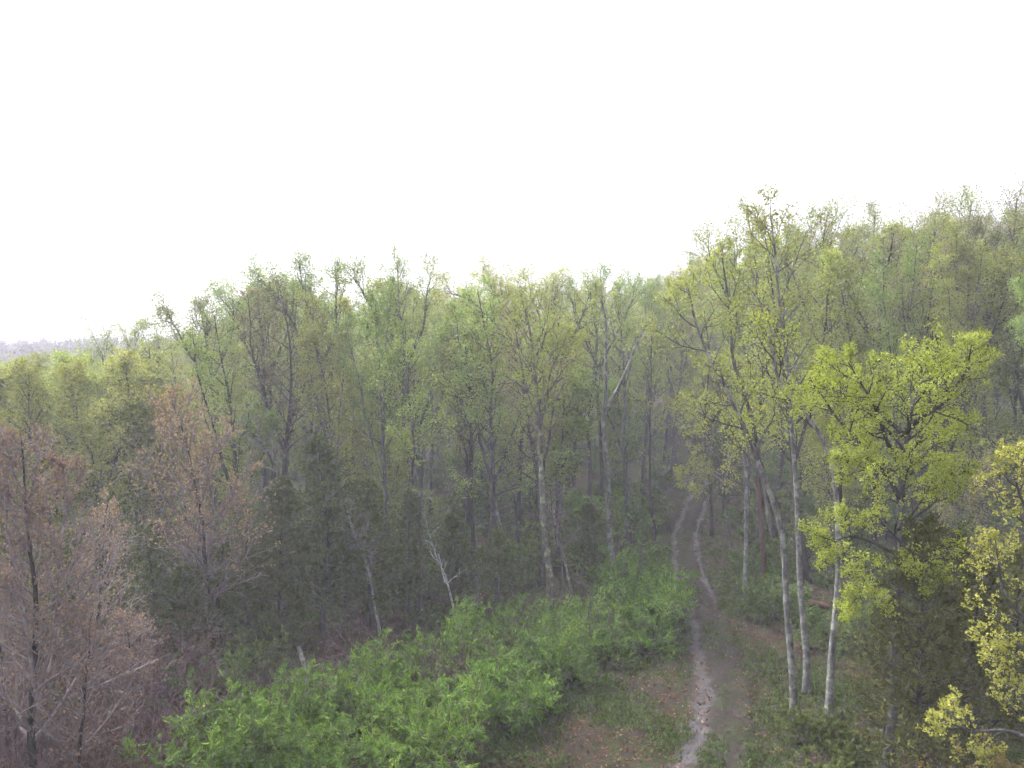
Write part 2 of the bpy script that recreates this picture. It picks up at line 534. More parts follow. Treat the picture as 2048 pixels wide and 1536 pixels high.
class Tree:
    """meshes of one tree: trunk, limbs, crown"""
    def __init__(self, seed):
        self.rng = np.random.default_rng(seed)
        self.trunk, self.limbs, self.crown = Geo(), Geo(), Geo()
        self.stems = []

    def stem(self, cp, r0, r1, m=18, wob=0.05, sides=8, flare=0.0, t0=0.4, R=3.0, k=12, limb=False):
        p = spline(cp, m)
        t = np.linspace(0, 1, m)
        ln = np.linalg.norm(p[-1] - p[0])
        w = sum(np.sin(t[:, None] * f + self.rng.uniform(0, 6.28, 3)) * a_ for f, a_ in ((5, 1.0), (11, 0.6), (23, 0.3)))
        w = (w - w[0]) * wob * min(1.6, 0.16 * ln + 0.1)
        w[:, 2] = 0
        p = p + w
        rad = r0 + (r1 - r0) * t ** 0.85
        if flare:
            rad = rad * (1 + flare * np.exp(-t * 22))
            p[0, 2] -= 0.35
        tubes(self.limbs if limb else self.trunk, p[None], rad[None], sides)
        d = unit(np.gradient(p, axis=0))
        self.stems.append((p, d, rad, t0, R, k))
        return p

    def clothe(self, ang=0.85, up1=0.10, prof=None, k2=6, k3=5, per=7, cl=3, leaf=0.12, lw=0.09, spread=0.10,
               wob=0.12, r2=0.45, r3=0.42, leaf_from=0.25, mids=True, ang2=0.75, up2=0.05, thin=1.0, S1=5, keep=1.0, minr=0.008):
        rng = self.rng
        for (p, d, rad, t0, R, k) in self.stems:
            P, D, t, pr, _ = spawn(rng, p[None], d[None], rad[None], k, t0, 0.985, ang, 0.16)
            tt = (t - t0) / (1 - t0)
            f = prof(tt) if prof else (0.35 + 0.65 * np.sin(np.clip(tt * 0.85 + 0.12, 0, 1) * math.pi) ** 0.8) * (1 - 0.35 * tt)
            L = R * f * rng.uniform(0.75, 1.25, len(t))
            r0 = np.minimum(pr * 0.6, 0.02 + L * 0.016) * thin
            p1, d1, rr1 = grow(rng, P, D, L, r0, np.maximum(r0 * 0.25, minr), 7, wob, up1)
            tubes(self.limbs, p1, rr1, S1)
            P, D, t, pr, ix = spawn(rng, p1, d1, rr1, k2, 0.22, 1.0, ang2, 0.2)
            L2 = L[ix] * r2 * rng.uniform(0.6, 1.3, len(t)) * (1.15 - 0.5 * t)
            r0 = np.maximum(np.minimum(pr * 0.6, 0.03), minr)
            p2, d2, rr2 = grow(rng, P, D, L2, r0, np.maximum(r0 * 0.4, minr * 0.8), 5, wob * 1.2, up2)
            tubes(self.limbs, p2, rr2, 4)
            P, D, t, pr, ix = spawn(rng, p2, d2, rr2, k3, 0.15, 1.0, 0.7, 0.25)
            L3 = np.maximum(L2[ix] * r3 * rng.uniform(0.6, 1.4, len(t)), 0.15)
            r0 = np.maximum(pr * 0.6, minr * 0.8)
            p3, d3, rr3 = grow(rng, P, D, L3, r0, np.maximum(r0 * 0.5, minr * 0.6), 4, wob * 1.3, up2)
            tubes(self.limbs, p3, rr3, 3)
            if per:
                sel = p3[rng.random(len(p3)) < keep]
                C, A = scatter_on(rng, sel, per, leaf_from, spread * 0.5)
                C = np.repeat(C, cl, 0) + rng.normal(0, spread, (len(C) * cl, 3))
                b = np.repeat(rng.random(len(C) // cl), cl)
                leaves(rng, self.crown, C, leaf, lw, rbias=b)
                if mids:
                    C, A = scatter_on(rng, p2[rng.random(len(p2)) < keep], per, 0.4, spread)
                    leaves(rng, self.crown, C, leaf, lw)

    def meshes(self, bark, leaf, limb=None):
        return [('trunk', self.trunk.mesh('trunk', bark, True)), ('limbs', self.limbs.mesh('limbs', limb or bark, True)),
                ('crown', self.crown.mesh('crown', leaf) if self.crown.V else None)]


def put(parts, root):
    first = None
    for n, me in parts:
        if me is None:
            continue
        o = link(n, me, first if (n in ('limbs', 'twigs') and first is not None) else root)
        if n in ('trunk', 'stems'):
            first = o
        if n in ('twigs', 'foliage', 'crown'):
            o["kind"] = 'stuff'
    return root


# ------------------------------------------------------------------ ground sheet and track
def build_ground():
    def axis(a, lo, hi, step, b, grow_):
        mid = list(np.arange(lo, hi + 1e-6, step))
        out, s, v = [], step, hi
        while v < b:
            s *= grow_
            v += s
            out.append(v)
        pre, s, v = [], step, lo
        while v > a:
            s *= grow_
            v -= s
            pre.append(v)
        return np.array(pre[::-1] + mid + out)
    X = axis(-3000, -22, 26, 0.4, 3000, 1.13)
    Y = axis(-600, 14, 95, 0.4, 3500, 1.13)
    gx, gy = np.meshgrid(X, Y)
    gz = ground_z(gx, gy)
    V = np.stack([gx, gy, gz], -1).reshape(-1, 3)
    nx, ny = len(X), len(Y)
    i = np.arange(nx - 1)[None, :]
    j = np.arange(ny - 1)[:, None] * nx
    Q = np.stack([j + i, j + i + 1, j + nx + i + 1, j + nx + i], -1).reshape(-1, 4)
    o = link('ground', quad_mesh('ground', V, Q, M['ground'], smooth=True))
    tag(o, 'brown leaf-littered forest floor with green patches', kind='structure')


TRACK_PX = [(1395, 1640), (1422, 1536), (1442, 1450), (1440, 1350), (1420, 1265), (1397, 1195), (1374, 1130), (1372, 1075),
            (1386, 1025), (1406, 990), (1440, 955)]
TRACK_CP = np.array([ground_at(*q)[:2] for q in TRACK_PX])
TRACK = spline(np.concatenate([[[4.4, 10.0]], TRACK_CP], 0), 420)


def track_dist(x, y):
    d = np.hypot(TRACK[:, 0] - x, TRACK[:, 1] - y)
    return d.min()


def build_track():
    rng = np.random.default_rng(5)
    p = TRACK
    t = unit(np.gradient(p, axis=0))
    nrm = np.stack([t[:, 1], -t[:, 0]], -1)
    s = np.linspace(-1.5, 1.5, 41)
    g = 0.5 * np.abs(s) * 0
    xy = p[:, None, :] + nrm[:, None, :] * s[None, :, None]
    x, y = xy[..., 0], xy[..., 1]
    along = np.concatenate([[0], np.cumsum(np.hypot(*np.diff(p, axis=0).T))])[:, None]
    wand = 0.09 * np.sin(along * 0.55) + 0.06 * np.sin(along * 1.7 + 1)
    wl_ = 0.24 + 0.13 * sstep(42, 33, p[:, 1])[:, None] + 0.10 * vnoise(along, along * 0 + 3, 2.2, 2)
    wr_ = 0.20 + 0.08 * vnoise(along, along * 0 + 8, 2.7, 5)
    rl = np.exp(-((s[None] + 0.76 + wand) / wl_) ** 2)
    rr = np.exp(-((s[None] - 0.76 + wand * 0.7) / wr_) ** 2)
    # the right rut fades on the flat near the clearing, both spread into a muddy patch at the near end
    fade = np.clip(0.12 + 0.88 * sstep(38, 46, y), 0, 1)
    rut = np.clip(rl + rr * fade, 0, 1)
    near = sstep(31, 26, y) * np.exp(-((s[None] + 0.75) / 0.75) ** 2) * 0.55
    rut = np.maximum(rut, near)
    edge = np.clip(sstep(1.45, 0.85, np.abs(s))[None] + 0.25 * vnoise(x, y, 0.7, 6.0) * (np.abs(s)[None] > 0.9), 0, 1)
    z = ground_z(x, y) + 0.085 * edge - 0.05 * (1 - edge) - 0.07 * rut * edge + 0.045 * vnoise(x, y, 0.40, 2.0) * edge + 0.05 * edge * np.exp(-(s[None] / 0.4) ** 2)
    V = np.stack([x, y, z + 0.03 * edge], -1).reshape(-1, 3)
    n, k = len(p), len(s)
    i = np.arange(k - 1)[None, :]
    j = np.arange(n - 1)[:, None] * k
    Q = np.stack([j + i, j + i + 1, j + k + i + 1, j + k + i], -1).reshape(-1, 4)
    o = link('dirt_track', quad_mesh('dirt_track', V, Q, M['track'], smooth=True, vattr=('rut', rut.ravel())))
    tag(o, 'muddy two-rut dirt track winding into the woods', kind='structure')


build_ground()
build_track()

# hedge band between a front and a back line (world metres)
HF = np.array([ground_at(*q)[:2] for q in [(560, 1700), (860, 1550), (1080, 1435), (1240, 1345), (1345, 1290), (1352, 1215)]])
HB = np.array([[-9.6, 22.5], [-8.6, 27.0], [-5.8, 31.0], [-2.6, 34.2], [2.0, 36.2], [6.6, 42.5]])


def lerp_line(L, t):
    f = t * (len(L) - 1)
    i = min(int(f), len(L) - 2)
    return L[i] * (1 - (f - i)) + L[i + 1] * (f - i)


ZONES = [(-400, 260, 'at the far left'), (260, 480, 'behind the pinkish tree'), (480, 720, 'behind the largest cedar'),
         (720, 1000, 'above the white snag'), (1000, 1180, 'behind the lichen trunk'), (1180, 1330, 'around the forked trunk'),
         (1330, 1480, 'above the end of the track'), (1480, 1700, 'behind the leaning tree'), (1700, 2600, 'behind the lime-green tree')]

# ------------------------------------------------------------------ hero trees, set from the photograph
USED = []          # occupied ground spots (x, y, r)
ORD = ['first', 'second', 'third', 'fourth', 'fifth', 'sixth', 'seventh', 'eighth', 'ninth', 'tenth', 'eleventh', 'twelfth',
       'thirteenth', 'fourteenth', 'fifteenth', 'sixteenth', 'seventeenth', 'eighteenth', 'nineteenth', 'twentieth',
       'twenty-first', 'twenty-second', 'twenty-third', 'twenty-fourth', 'twenty-fifth', 'twenty-sixth', 'twenty-seventh', 'twenty-eighth']


def hero(name, label, cat, base_px, stems, bark, foliage, seed, limb=None, group=None, r=0.8, **kw):
    """stems: list of dicts with px (pixels from the base upward), r0, r1, t0, R, k, limb"""
    b = ground_at(*base_px)
    T = Tree(seed)
    rng = np.random.default_rng(seed + 77)
    prev = None
    for s in stems:
        dy = s.get('dy', 0.0)
        cps = []
        n = len(s['px'])
        for i, q in enumerate(s['px']):
            w = at(q[0], q[1], b[1] + dy * (i / max(n - 1, 1)))
            cps.append(w - b)
        if not s.get('limb'):
            cps = [np.zeros(3)] + cps
        T.stem(cps, s['r0'], s['r1'], m=s.get('m', 20), wob=s.get('wob', 0.05), sides=s.get('sides', 8), flare=0 if s.get('limb') else 0.5,
               t0=s.get('t0', 0.4), R=s.get('R', 3.0), k=s.get('k', 12), limb=s.get('limb', False))
    T.clothe(**kw)
    root = thing(name, label, cat, tuple(b), group=group)
    put(T.meshes(bark, foliage, limb), root)
    USED.append((b[0], b[1], r))
    return root


GREY, PALE, LICH, DARK = M['bark_grey'], M['bark_pale'], M['bark_lichen'], M['bark_dark']

# right of the track
hero('leaning_tree', 'pale mottled tree leaning left with a high fork, right of the track', 'tree', (1590, 1440),
     [dict(px=[(1578, 1340), (1562, 1190), (1546, 1060), (1515, 945), (1470, 830), (1425, 735), (1385, 640), (1368, 560)], r0=0.145, r1=0.03, t0=0.5, R=2.4, k=13),
      dict(px=[(1548, 1075), (1532, 960), (1510, 850), (1478, 720), (1468, 600), (1440, 500)], r0=0.12, r1=0.025, t0=0.2, R=2.2, k=12, limb=True, dy=2.0)],
     PALE, M['leaf_yellow'], 101, limb=GREY, per=4, cl=2, leaf=0.10, lw=0.085, k2=5, k3=4, up1=0.06)
hero('straight_tree', 'tall straight grey-barked tree second from the track, beside the leaning tree', 'tree', (1613, 1385),
     [dict(px=[(1610, 1250), (1601, 1050), (1592, 880), (1580, 700), (1568, 540), (1550, 430)], r0=0.15, r1=0.03, t0=0.5, R=3.3, k=18)],
     PALE, M['leaf_olive'], 102, limb=GREY, per=4, cl=2, leaf=0.10, lw=0.085, k2=5, k3=4)
hero('curved_tree', 'grey curved trunk whose dark limb bends left, under the lime crown', 'tree', (1658, 1432),
     [dict(px=[(1665, 1330), (1676, 1180), (1682, 1040), (1672, 930), (1625, 835), (1560, 765), (1545, 690), (1530, 640)], r0=0.15, r1=0.03, t0=0.55, R=1.7, k=10),
      dict(px=[(1681, 1030), (1688, 930), (1705, 840), (1720, 760)], r0=0.10, r1=0.02, t0=0.3, R=1.4, k=7, limb=True)],
     PALE, M['leaf_lime'], 103, limb=DARK, per=3, cl=2, leaf=0.11, lw=0.09, k2=5, k3=4, keep=0.55)
hero('lime_maple', 'bright lime-green spring tree with wide forked limbs at the right', 'tree', (1772, 1560),
     [dict(px=[(1778, 1400), (1790, 1200), (1800, 1040), (1798, 920), (1810, 860), (1830, 800), (1850, 730)], r0=0.16, r1=0.03, t0=0.32, R=2.7, k=24),
      dict(px=[(1806, 868), (1845, 832), (1890, 800), (1925, 745), (1940, 690)], r0=0.085, r1=0.02, t0=0.2, R=1.7, k=10, limb=True, dy=-1.0),
      dict(px=[(1798, 930), (1765, 860), (1735, 790), (1700, 725)], r0=0.075, r1=0.02, t0=0.2, R=1.9, k=12, limb=True, dy=-0.8),
      dict(px=[(1799, 990), (1740, 900), (1672, 830), (1622, 760)], r0=0.07, r1=0.02, t0=0.25, R=1.7, k=11, limb=True, dy=0.6),
      dict(px=[(1796, 1110), (1735, 1080), (1690, 1075), (1650, 1095)], r0=0.05, r1=0.015, t0=0.3, R=1.2, k=8, limb=True, dy=-1.0),
      dict(px=[(1796, 1060), (1850, 1020), (1880, 990), (1905, 940)], r0=0.05, r1=0.015, t0=0.3, R=1.3, k=9, limb=True, dy=1.0),
      dict(px=[(1794, 1130), (1830, 1120), (1850, 1135), (1862, 1160)], r0=0.04, r1=0.012, t0=0.3, R=1.0, k=7, limb=True, dy=-1.4),
      dict(px=[(1792, 1160), (1760, 1165), (1730, 1180), (1700, 1210)], r0=0.04, r1=0.012, t0=0.3, R=1.0, k=7, limb=True, dy=-1.8),
      dict(px=[(1799, 1000), (1775, 960), (1745, 945), (1720, 940)], r0=0.045, r1=0.012, t0=0.3, R=1.3, k=9, limb=True, dy=-1.5),
      dict(px=[(1800, 950), (1840, 920), (1870, 890), (1900, 880)], r0=0.045, r1=0.012, t0=0.3, R=1.2, k=8, limb=True, dy=1.5)],
     GREY, M['leaf_lime'], 104, limb=DARK, per=4, cl=4, leaf=0.075, lw=0.062, spread=0.06, k2=6, k3=4, up1=0.04, leaf_from=0.55, keep=0.9, ang=0.9, mids=False)
hero('golden_tree', 'yellow-gold leafing tree close by at the right edge', 'tree', (2210, 2050),
     [dict(px=[(2195, 1800), (2180, 1550), (2165, 1300), (2140, 1100), (2100, 980), (2080, 900)], r0=0.13, r1=0.02, t0=0.35, R=1.7, k=18),
      dict(px=[(2180, 1560), (2050, 1468), (1960, 1462), (1890, 1440)], r0=0.05, r1=0.01, t0=0.45, R=0.7, k=9, limb=True, dy=-0.6),
      dict(px=[(2172, 1400), (2080, 1290), (2010, 1180), (1985, 1080)], r0=0.05, r1=0.01, t0=0.2, R=0.95, k=12, limb=True, dy=0.4),
      dict(px=[(2176, 1480), (2070, 1420), (2010, 1350), (1975, 1270)], r0=0.045, r1=0.01, t0=0.2, R=0.8, k=10, limb=True, dy=0.8),
      dict(px=[(2150, 1180), (2080, 1060), (2045, 980), (2035, 930)], r0=0.045, r1=0.01, t0=0.2, R=0.85, k=10, limb=True, dy=-0.4)],
     GREY, M['leaf_gold'], 105, per=1, cl=7, leaf=0.058, lw=0.048, spread=0.03, k2=6, k3=4, leaf_from=0.8, keep=0.9, mids=False, minr=0.005)
hero('slender_tree', 'slender pale tree just right of the far track bend', 'tree', (1494, 1212),
     [dict(px=[(1492, 1120), (1489, 1000), (1488, 900), (1484, 800), (1478, 720)], r0=0.13, r1=0.03, t0=0.45, R=2.2, k=12)],
     PALE, M['leaf_yellow'], 106, limb=GREY, per=3, cl=2, leaf=0.11, lw=0.09, k2=4, k3=4)
hero('dead_snag', 'reddish-brown broken dead trunk behind the leaning tree', 'snag', (1527, 1172),
     [dict(px=[(1523, 1090), (1517, 1010), (1510, 955)], r0=0.17, r1=0.13, t0=0.6, R=0.7, k=4)],
     M['bark_red'], M['leaf_dead'], 107, per=0, k2=2, k3=2)
hero('twisted_tree', 'dark crooked tree beside the far end of the track', 'tree', (1425, 1072),
     [dict(px=[(1422, 990), (1414, 930), (1405, 880), (1412, 800), (1420, 700), (1408, 620)], r0=0.15, r1=0.03, t0=0.45, R=2.6, k=14)],
     DARK, M['leaf_yellow'], 108, per=3, cl=2, leaf=0.12, lw=0.1, k2=4, k3=4)
hero('roadside_tree', 'small twiggy yellow-budded tree hanging over the track', 'tree', (1468, 1120),
     [dict(px=[(1462, 1040), (1450, 960), (1425, 890), (1395, 840), (1362, 810)], r0=0.10, r1=0.02, t0=0.3, R=2.4, k=14),
      dict(px=[(1452, 970), (1425, 950), (1390, 955), (1365, 965)], r0=0.05, r1=0.015, t0=0.2, R=1.5, k=9, limb=True)],
     GREY, M['leaf_yellow'], 109, limb=M['twig_mauve'], per=2, cl=3, leaf=0.13, lw=0.11, k2=5, k3=4)
# skyline trees on the right
for i, (bx, br, top, R, leafm, lab) in enumerate([
        (1520, 1105, [(1512, 950), (1515, 800), (1520, 650), (1505, 520), (1490, 420)], 3.6, 'leaf_olive', 'tallest skyline tree rising above the leaning pale tree'),
        (1655, 1100, [(1660, 900), (1665, 760), (1650, 600), (1640, 500), (1650, 430)], 4.2, 'leaf_green', 'rounded pale green skyline tree right of the tallest one'),
        (1765, 1085, [(1770, 900), (1775, 760), (1765, 640), (1745, 520), (1750, 430)], 4.2, 'leaf_olive', 'skyline tree above the lime-green crown'),
        (1880, 1110, [(1870, 900), (1880, 750), (1870, 620), (1850, 520), (1868, 425)], 4.2, 'leaf_tan', 'thin tan-budded skyline tree right of the lime-green crown'),
        (1975, 1130, [(1968, 900), (1960, 740), (1940, 600), (1930, 500), (1945, 400)], 4.2, 'leaf_olive', 'high skyline tree near the right edge with sky showing through'),
        (2075, 1130, [(2070, 900), (2060, 740), (2040, 600), (2030, 500), (2035, 395)], 4.4, 'leaf_tan', 'skyline tree cut off by the right edge')]):
    hero('skyline_tree', lab, 'tree', (bx, br), [dict(px=top, r0=0.19, r1=0.03, t0=0.30, R=R * 0.95, k=22),
         dict(px=[top[1], (top[2][0] + 45, top[2][1] - 10), (top[3][0] + 70, top[3][1] + 10), (top[4][0] + 75, top[4][1] + 50)], r0=0.11, r1=0.02, t0=0.3, R=R * 0.85, k=9, limb=True, dy=2),
         dict(px=[top[1], (top[2][0] - 45, top[2][1] - 10), (top[3][0] - 70, top[3][1] + 20), (top[4][0] - 70, top[4][1] + 70)], r0=0.11, r1=0.02, t0=0.3, R=R * 0.85, k=9, limb=True, dy=-2)],
         GREY, M[leafm], 120 + i, limb=GREY, group='trees on the skyline', per=4, cl=2, leaf=0.10, lw=0.08, k2=5, k3=5, ang=0.62, spread=0.17)  # limb bark chosen lighter to stand in for sky bloom

# left of the track
hero('forked_tree', 'tall pale trunk forking into a Y, left of the track', 'tree', (1226, 1172),
     [dict(px=[(1225, 1080), (1222, 960), (1212, 870), (1212, 800), (1215, 720), (1212, 650), (1200, 600)], r0=0.185, r1=0.05, t0=0.72, R=1.6, k=6),
      dict(px=[(1214, 815), (1235, 770), (1258, 720), (1280, 675), (1298, 640)], r0=0.11, r1=0.03, t0=0.45, R=1.5, k=7, limb=True)],
     PALE, M['leaf_olive'], 130, per=2, cl=2, leaf=0.12, lw=0.1, k2=4, k3=3, keep=0.6)
hero('lichen_tree', 'trunk blotched with yellow-green lichen behind the hedge', 'tree', (1103, 1218),
     [dict(px=[(1096, 1110), (1086, 1000), (1078, 880), (1068, 790), (1062, 700), (1050, 620)], r0=0.21, r1=0.04, t0=0.5, R=3.6, k=18),
      dict(px=[(1072, 850), (1090, 800), (1100, 740), (1130, 680)], r0=0.09, r1=0.02, t0=0.2, R=2.4, k=10, limb=True)],
     LICH, M['leaf_yellow'], 131, limb=GREY, per=4, cl=2, leaf=0.12, lw=0.1, k2=5, k3=4)
hero('twisted_sapling', 'thin twisted grey sapling right of the lichen-blotched trunk', 'sapling', (1141, 1245),
     [dict(px=[(1140, 1180), (1128, 1110), (1115, 1060), (1110, 1010)], r0=0.09, r1=0.02, t0=0.35, R=1.4, k=10)],
     LICH, M['leaf_olive'], 132, limb=M['twig_mauve'], per=0, k2=5, k3=4, minr=0.013)
hero('bare_companion', 'thin straight grey trunk between the lichen trunk and the sapling', 'sapling', (1126, 1240),
     [dict(px=[(1122, 1160), (1108, 1060), (1100, 980)], r0=0.08, r1=0.02, t0=0.4, R=1.2, k=8)],
     GREY, M['leaf_olive'], 133, per=0, k2=5, k3=3, minr=0.012)
hero('white_snag', 'dead white snag with short broken branches rising from the hedge', 'snag', (912, 1262),
     [dict(px=[(902, 1215), (888, 1160), (868, 1105), (856, 1070), (846, 1010)], r0=0.07, r1=0.014, t0=0.35, R=0.8, k=9),
      dict(px=[(890, 1165), (884, 1135), (878, 1108)], r0=0.045, r1=0.02, t0=0.5, R=0.5, k=3, limb=True),
      dict(px=[(892, 1168), (908, 1155), (930, 1140)], r0=0.03, r1=0.01, t0=0.5, R=0.4, k=3, limb=True)],
     M['bark_white'], M['leaf_olive'], 134, per=0, k2=2, k3=1, wob=0.16, minr=0.010, ang=1.0)
hero('thin_sapling', 'thin leafless crooked sapling just right of the white snag', 'sapling', (946, 1262),
     [dict(px=[(947, 1220), (957, 1175), (950, 1150)], r0=0.04, r1=0.015, t0=0.5, R=0.9, k=6)],
     GREY, M['leaf_olive'], 135, per=0, k2=4, k3=2, minr=0.012)
hero('bare_sapling', 'bare grey sapling with spreading branches in front of dark cedars', 'sapling', (760, 1268),
     [dict(px=[(748, 1200), (735, 1130), (715, 1070), (695, 1010)], r0=0.07, r1=0.015, t0=0.3, R=1.5, k=16),
      dict(px=[(740, 1155), (728, 1100), (735, 1040)], r0=0.04, r1=0.012, t0=0.3, R=0.9, k=8, limb=True)],
     M['bark_white'], M['leaf_olive'], 136, limb=M['twig_mauve'], per=0, k2=5, k3=4, minr=0.014)
hero('slim_trunk', 'slim pale trunk left of the white snag, behind the hedge', 'tree', (842, 1220),
     [dict(px=[(838, 1120), (832, 1000), (826, 900), (815, 800), (812, 700)], r0=0.12, r1=0.03, t0=0.5, R=2.6, k=14)],
     GREY, M['leaf_green'], 137, limb=GREY, per=4, cl=2, leaf=0.12, lw=0.1, k2=5, k3=4)
hero('paired_tree', 'dark trunk left of the lichen tree with a paler twin', 'tree', (948, 1150),
     [dict(px=[(944, 1060), (942, 960), (940, 860), (930, 760), (925, 660)], r0=0.17, r1=0.03, t0=0.5, R=3.2, k=16)],
     DARK, M['leaf_olive'], 138, per=4, cl=2, leaf=0.13, lw=0.1, k2=5, k3=4)
hero('slanting_tree', 'pale trunk slanting left, behind the hedge middle', 'tree', (1006, 1092),
     [dict(px=[(998, 1040), (985, 950), (975, 880), (965, 780), (955, 680)], r0=0.18, r1=0.03, t0=0.5, R=3.2, k=16)],
     PALE, M['leaf_olive'], 139, limb=GREY, per=4, cl=2, leaf=0.13, lw=0.1, k2=5, k3=4)
hero('bank_tree', 'straight grey trunk on the bare bank left of the track', 'tree', (1258, 1102),
     [dict(px=[(1255, 1000), (1248, 880), (1246, 760), (1240, 660), (1236, 600)], r0=0.17, r1=0.03, t0=0.55, R=3.0, k=16)],
     GREY, M['leaf_green'], 140, per=4, cl=2, leaf=0.13, lw=0.1, k2=5, k3=4)
hero('dark_bank_tree', 'dark mossy leaning trunk nearest the track on its left bank', 'tree', (1314, 1082),
     [dict(px=[(1306, 1030), (1300, 960), (1296, 860), (1300, 760), (1306, 640)], r0=0.15, r1=0.03, t0=0.55, R=3.0, k=16)],
     DARK, M['leaf_olive'], 141, per=3, cl=2, leaf=0.13, lw=0.1, k2=5, k3=4)

# skyline trees on the left half
for i, (bx, br, top, R, leafm, lab) in enumerate([
        (665, 1130, [(655, 960), (648, 850), (636, 740), (632, 660), (612, 590), (600, 525)], 3.4, 'leaf_green', 'tall skyline tree with dark fanning limbs left of centre'),
        (812, 1120, [(812, 960), (806, 850), (810, 740), (805, 660), (792, 590), (790, 520)], 3.2, 'leaf_green', 'tall skyline tree with twin upright tufts in the sky'),
        (1030, 1110, [(1040, 960), (1045, 850), (1050, 740), (1040, 660), (1000, 600), (965, 550)], 3.4, 'leaf_olive', 'skyline tree with a limb slanting up left, at centre'),
        (440, 1130, [(440, 960), (430, 850), (420, 760), (412, 700), (405, 650), (400, 605)], 2.6, 'leaf_green', 'skyline tree with two tufts above the pinkish budding tree'),
        (258, 1090, [(262, 980), (266, 890), (262, 820), (256, 760), (262, 710), (275, 668)], 3.4, 'leaf_green', 'dense green skyline tree at the left end of the wood'),
        (1205, 1060, [(1205, 960), (1200, 850), (1196, 740), (1200, 660), (1205, 600), (1200, 545)], 3.2, 'leaf_green', 'pale hazy skyline tree above the forked trunk'),
        (530, 1120, [(528, 960), (532, 850), (530, 760), (528, 680), (524, 620), (520, 560)], 2.8, 'leaf_green', 'green skyline tree left of the dark fanning limbs'),
        (1120, 1075, [(1122, 960), (1116, 850), (1118, 740), (1112, 660), (1108, 610), (1110, 560)], 3.2, 'leaf_olive', 'skyline tree between the slanting limb and the forked trunk')]):
    hero('skyline_tree', lab, 'tree', (bx, br), [dict(px=top, r0=0.18, r1=0.03, t0=0.30, R=R, k=22),
         dict(px=[top[2], (top[3][0] + 40, top[3][1]), (top[4][0] + 62, top[4][1]), (top[5][0] + 70, top[5][1] + 22)], r0=0.11, r1=0.02, t0=0.25, R=R * 0.85, k=9, limb=True, dy=2),
         dict(px=[top[2], (top[3][0] - 40, top[3][1]), (top[4][0] - 60, top[4][1]), (top[5][0] - 78, top[5][1] + 35)], r0=0.11, r1=0.02, t0=0.25, R=R * 0.85, k=9, limb=True, dy=-2)],
         GREY, M[leafm], 150 + i, limb=GREY, group='trees on the skyline', per=4, cl=2, leaf=0.10, lw=0.08, k2=5, k3=5, ang=0.62, spread=0.17)  # grey instead of dark limbs: bloom of the bright sky put into bark

# reddish budding trees on the left
def conic(tt):
    return (1 - tt) ** 0.6 * 0.95 + 0.12


def budding(label, base, stems, seed, leafm, **kw):
    a = dict(ang=0.88, up1=0.12, prof=conic, k2=8, k3=6, per=2, cl=1, leaf=0.075, lw=0.06, spread=0.03, wob=0.10, r2=0.42, r3=0.5,
             up2=0.10, leaf_from=0.5, mids=False, ang2=0.65, minr=0.0075)
    a.update(kw)
    return hero('budding_tree', label, 'tree', base, stems, M['bark_dark'], M[leafm], seed, limb=M['twig_mauve'], group='reddish budding trees', **a)


budding('pinkish-brown budding tree with an orange pointed top, left of the cedars', (432, 1322),
        [dict(px=[(425, 1220), (408, 1120), (395, 1000), (365, 900), (335, 800)], r0=0.15, r1=0.02, t0=0.22, R=3.8, k=42),
         dict(px=[(418, 1150), (430, 1060), (425, 970), (400, 880)], r0=0.07, r1=0.015, t0=0.2, R=1.8, k=16, limb=True, dy=1)], 160, 'bud_orange', cl=2, leaf=0.085, leaf_from=0.65, minr=0.009)
budding('rosy budding tree with many upright stems at the left edge', (70, 1640),
        [dict(px=[(72, 1500), (70, 1350), (68, 1200), (50, 1050), (35, 880)], r0=0.14, r1=0.02, t0=0.2, R=3.2, k=42),
         dict(px=[(74, 1400), (105, 1260), (118, 1120), (125, 1000), (120, 930)], r0=0.06, r1=0.012, t0=0.15, R=1.4, k=18, limb=True),
         dict(px=[(72, 1380), (40, 1220), (10, 1060), (-5, 930)], r0=0.06, r1=0.012, t0=0.15, R=1.4, k=18, limb=True)], 161, 'bud_red', minr=0.009)
budding('bare-limbed trunk beside the pinkish budding tree, lichen-spotted lower branches', (405, 1316),
        [dict(px=[(402, 1240), (398, 1160), (402, 1090), (408, 1030)], r0=0.10, r1=0.02, t0=0.12, R=2.3, k=22)], 162, 'bud_orange',
        up1=0.0, ang=1.2, per=1, k3=3, keep=0.5, minr=0.014)
budding('low spreading budding tree at the left bottom, pale forked stems', (165, 1660),
        [dict(px=[(150, 1540), (160, 1430), (170, 1330), (185, 1230)], r0=0.08, r1=0.015, t0=0.2, R=2.0, k=20)], 163, 'bud_red', keep=0.5, ang=0.95)
budding('slighter rosy budding tree between the two larger reddish trees', (196, 1400),
        [dict(px=[(200, 1300), (205, 1200), (215, 1100), (225, 1000)], r0=0.08, r1=0.015, t0=0.2, R=2.0, k=24)], 164, 'bud_orange', keep=0.8)

budding('small rosy budding tree in the thicket, bottom left corner', (20, 1560),
        [dict(px=[(15, 1450), (5, 1350), (-5, 1250), (-10, 1150)], r0=0.07, r1=0.015, t0=0.15, R=2.2, k=26)], 166, 'bud_red', minr=0.009)
budding('thin mauve twiggy tree low between the left edge and the pinkish tree', (270, 1480),
        [dict(px=[(268, 1400), (262, 1320), (258, 1240)], r0=0.06, r1=0.015, t0=0.15, R=1.8, k=24)], 167, 'bud_red', minr=0.009, keep=0.6)

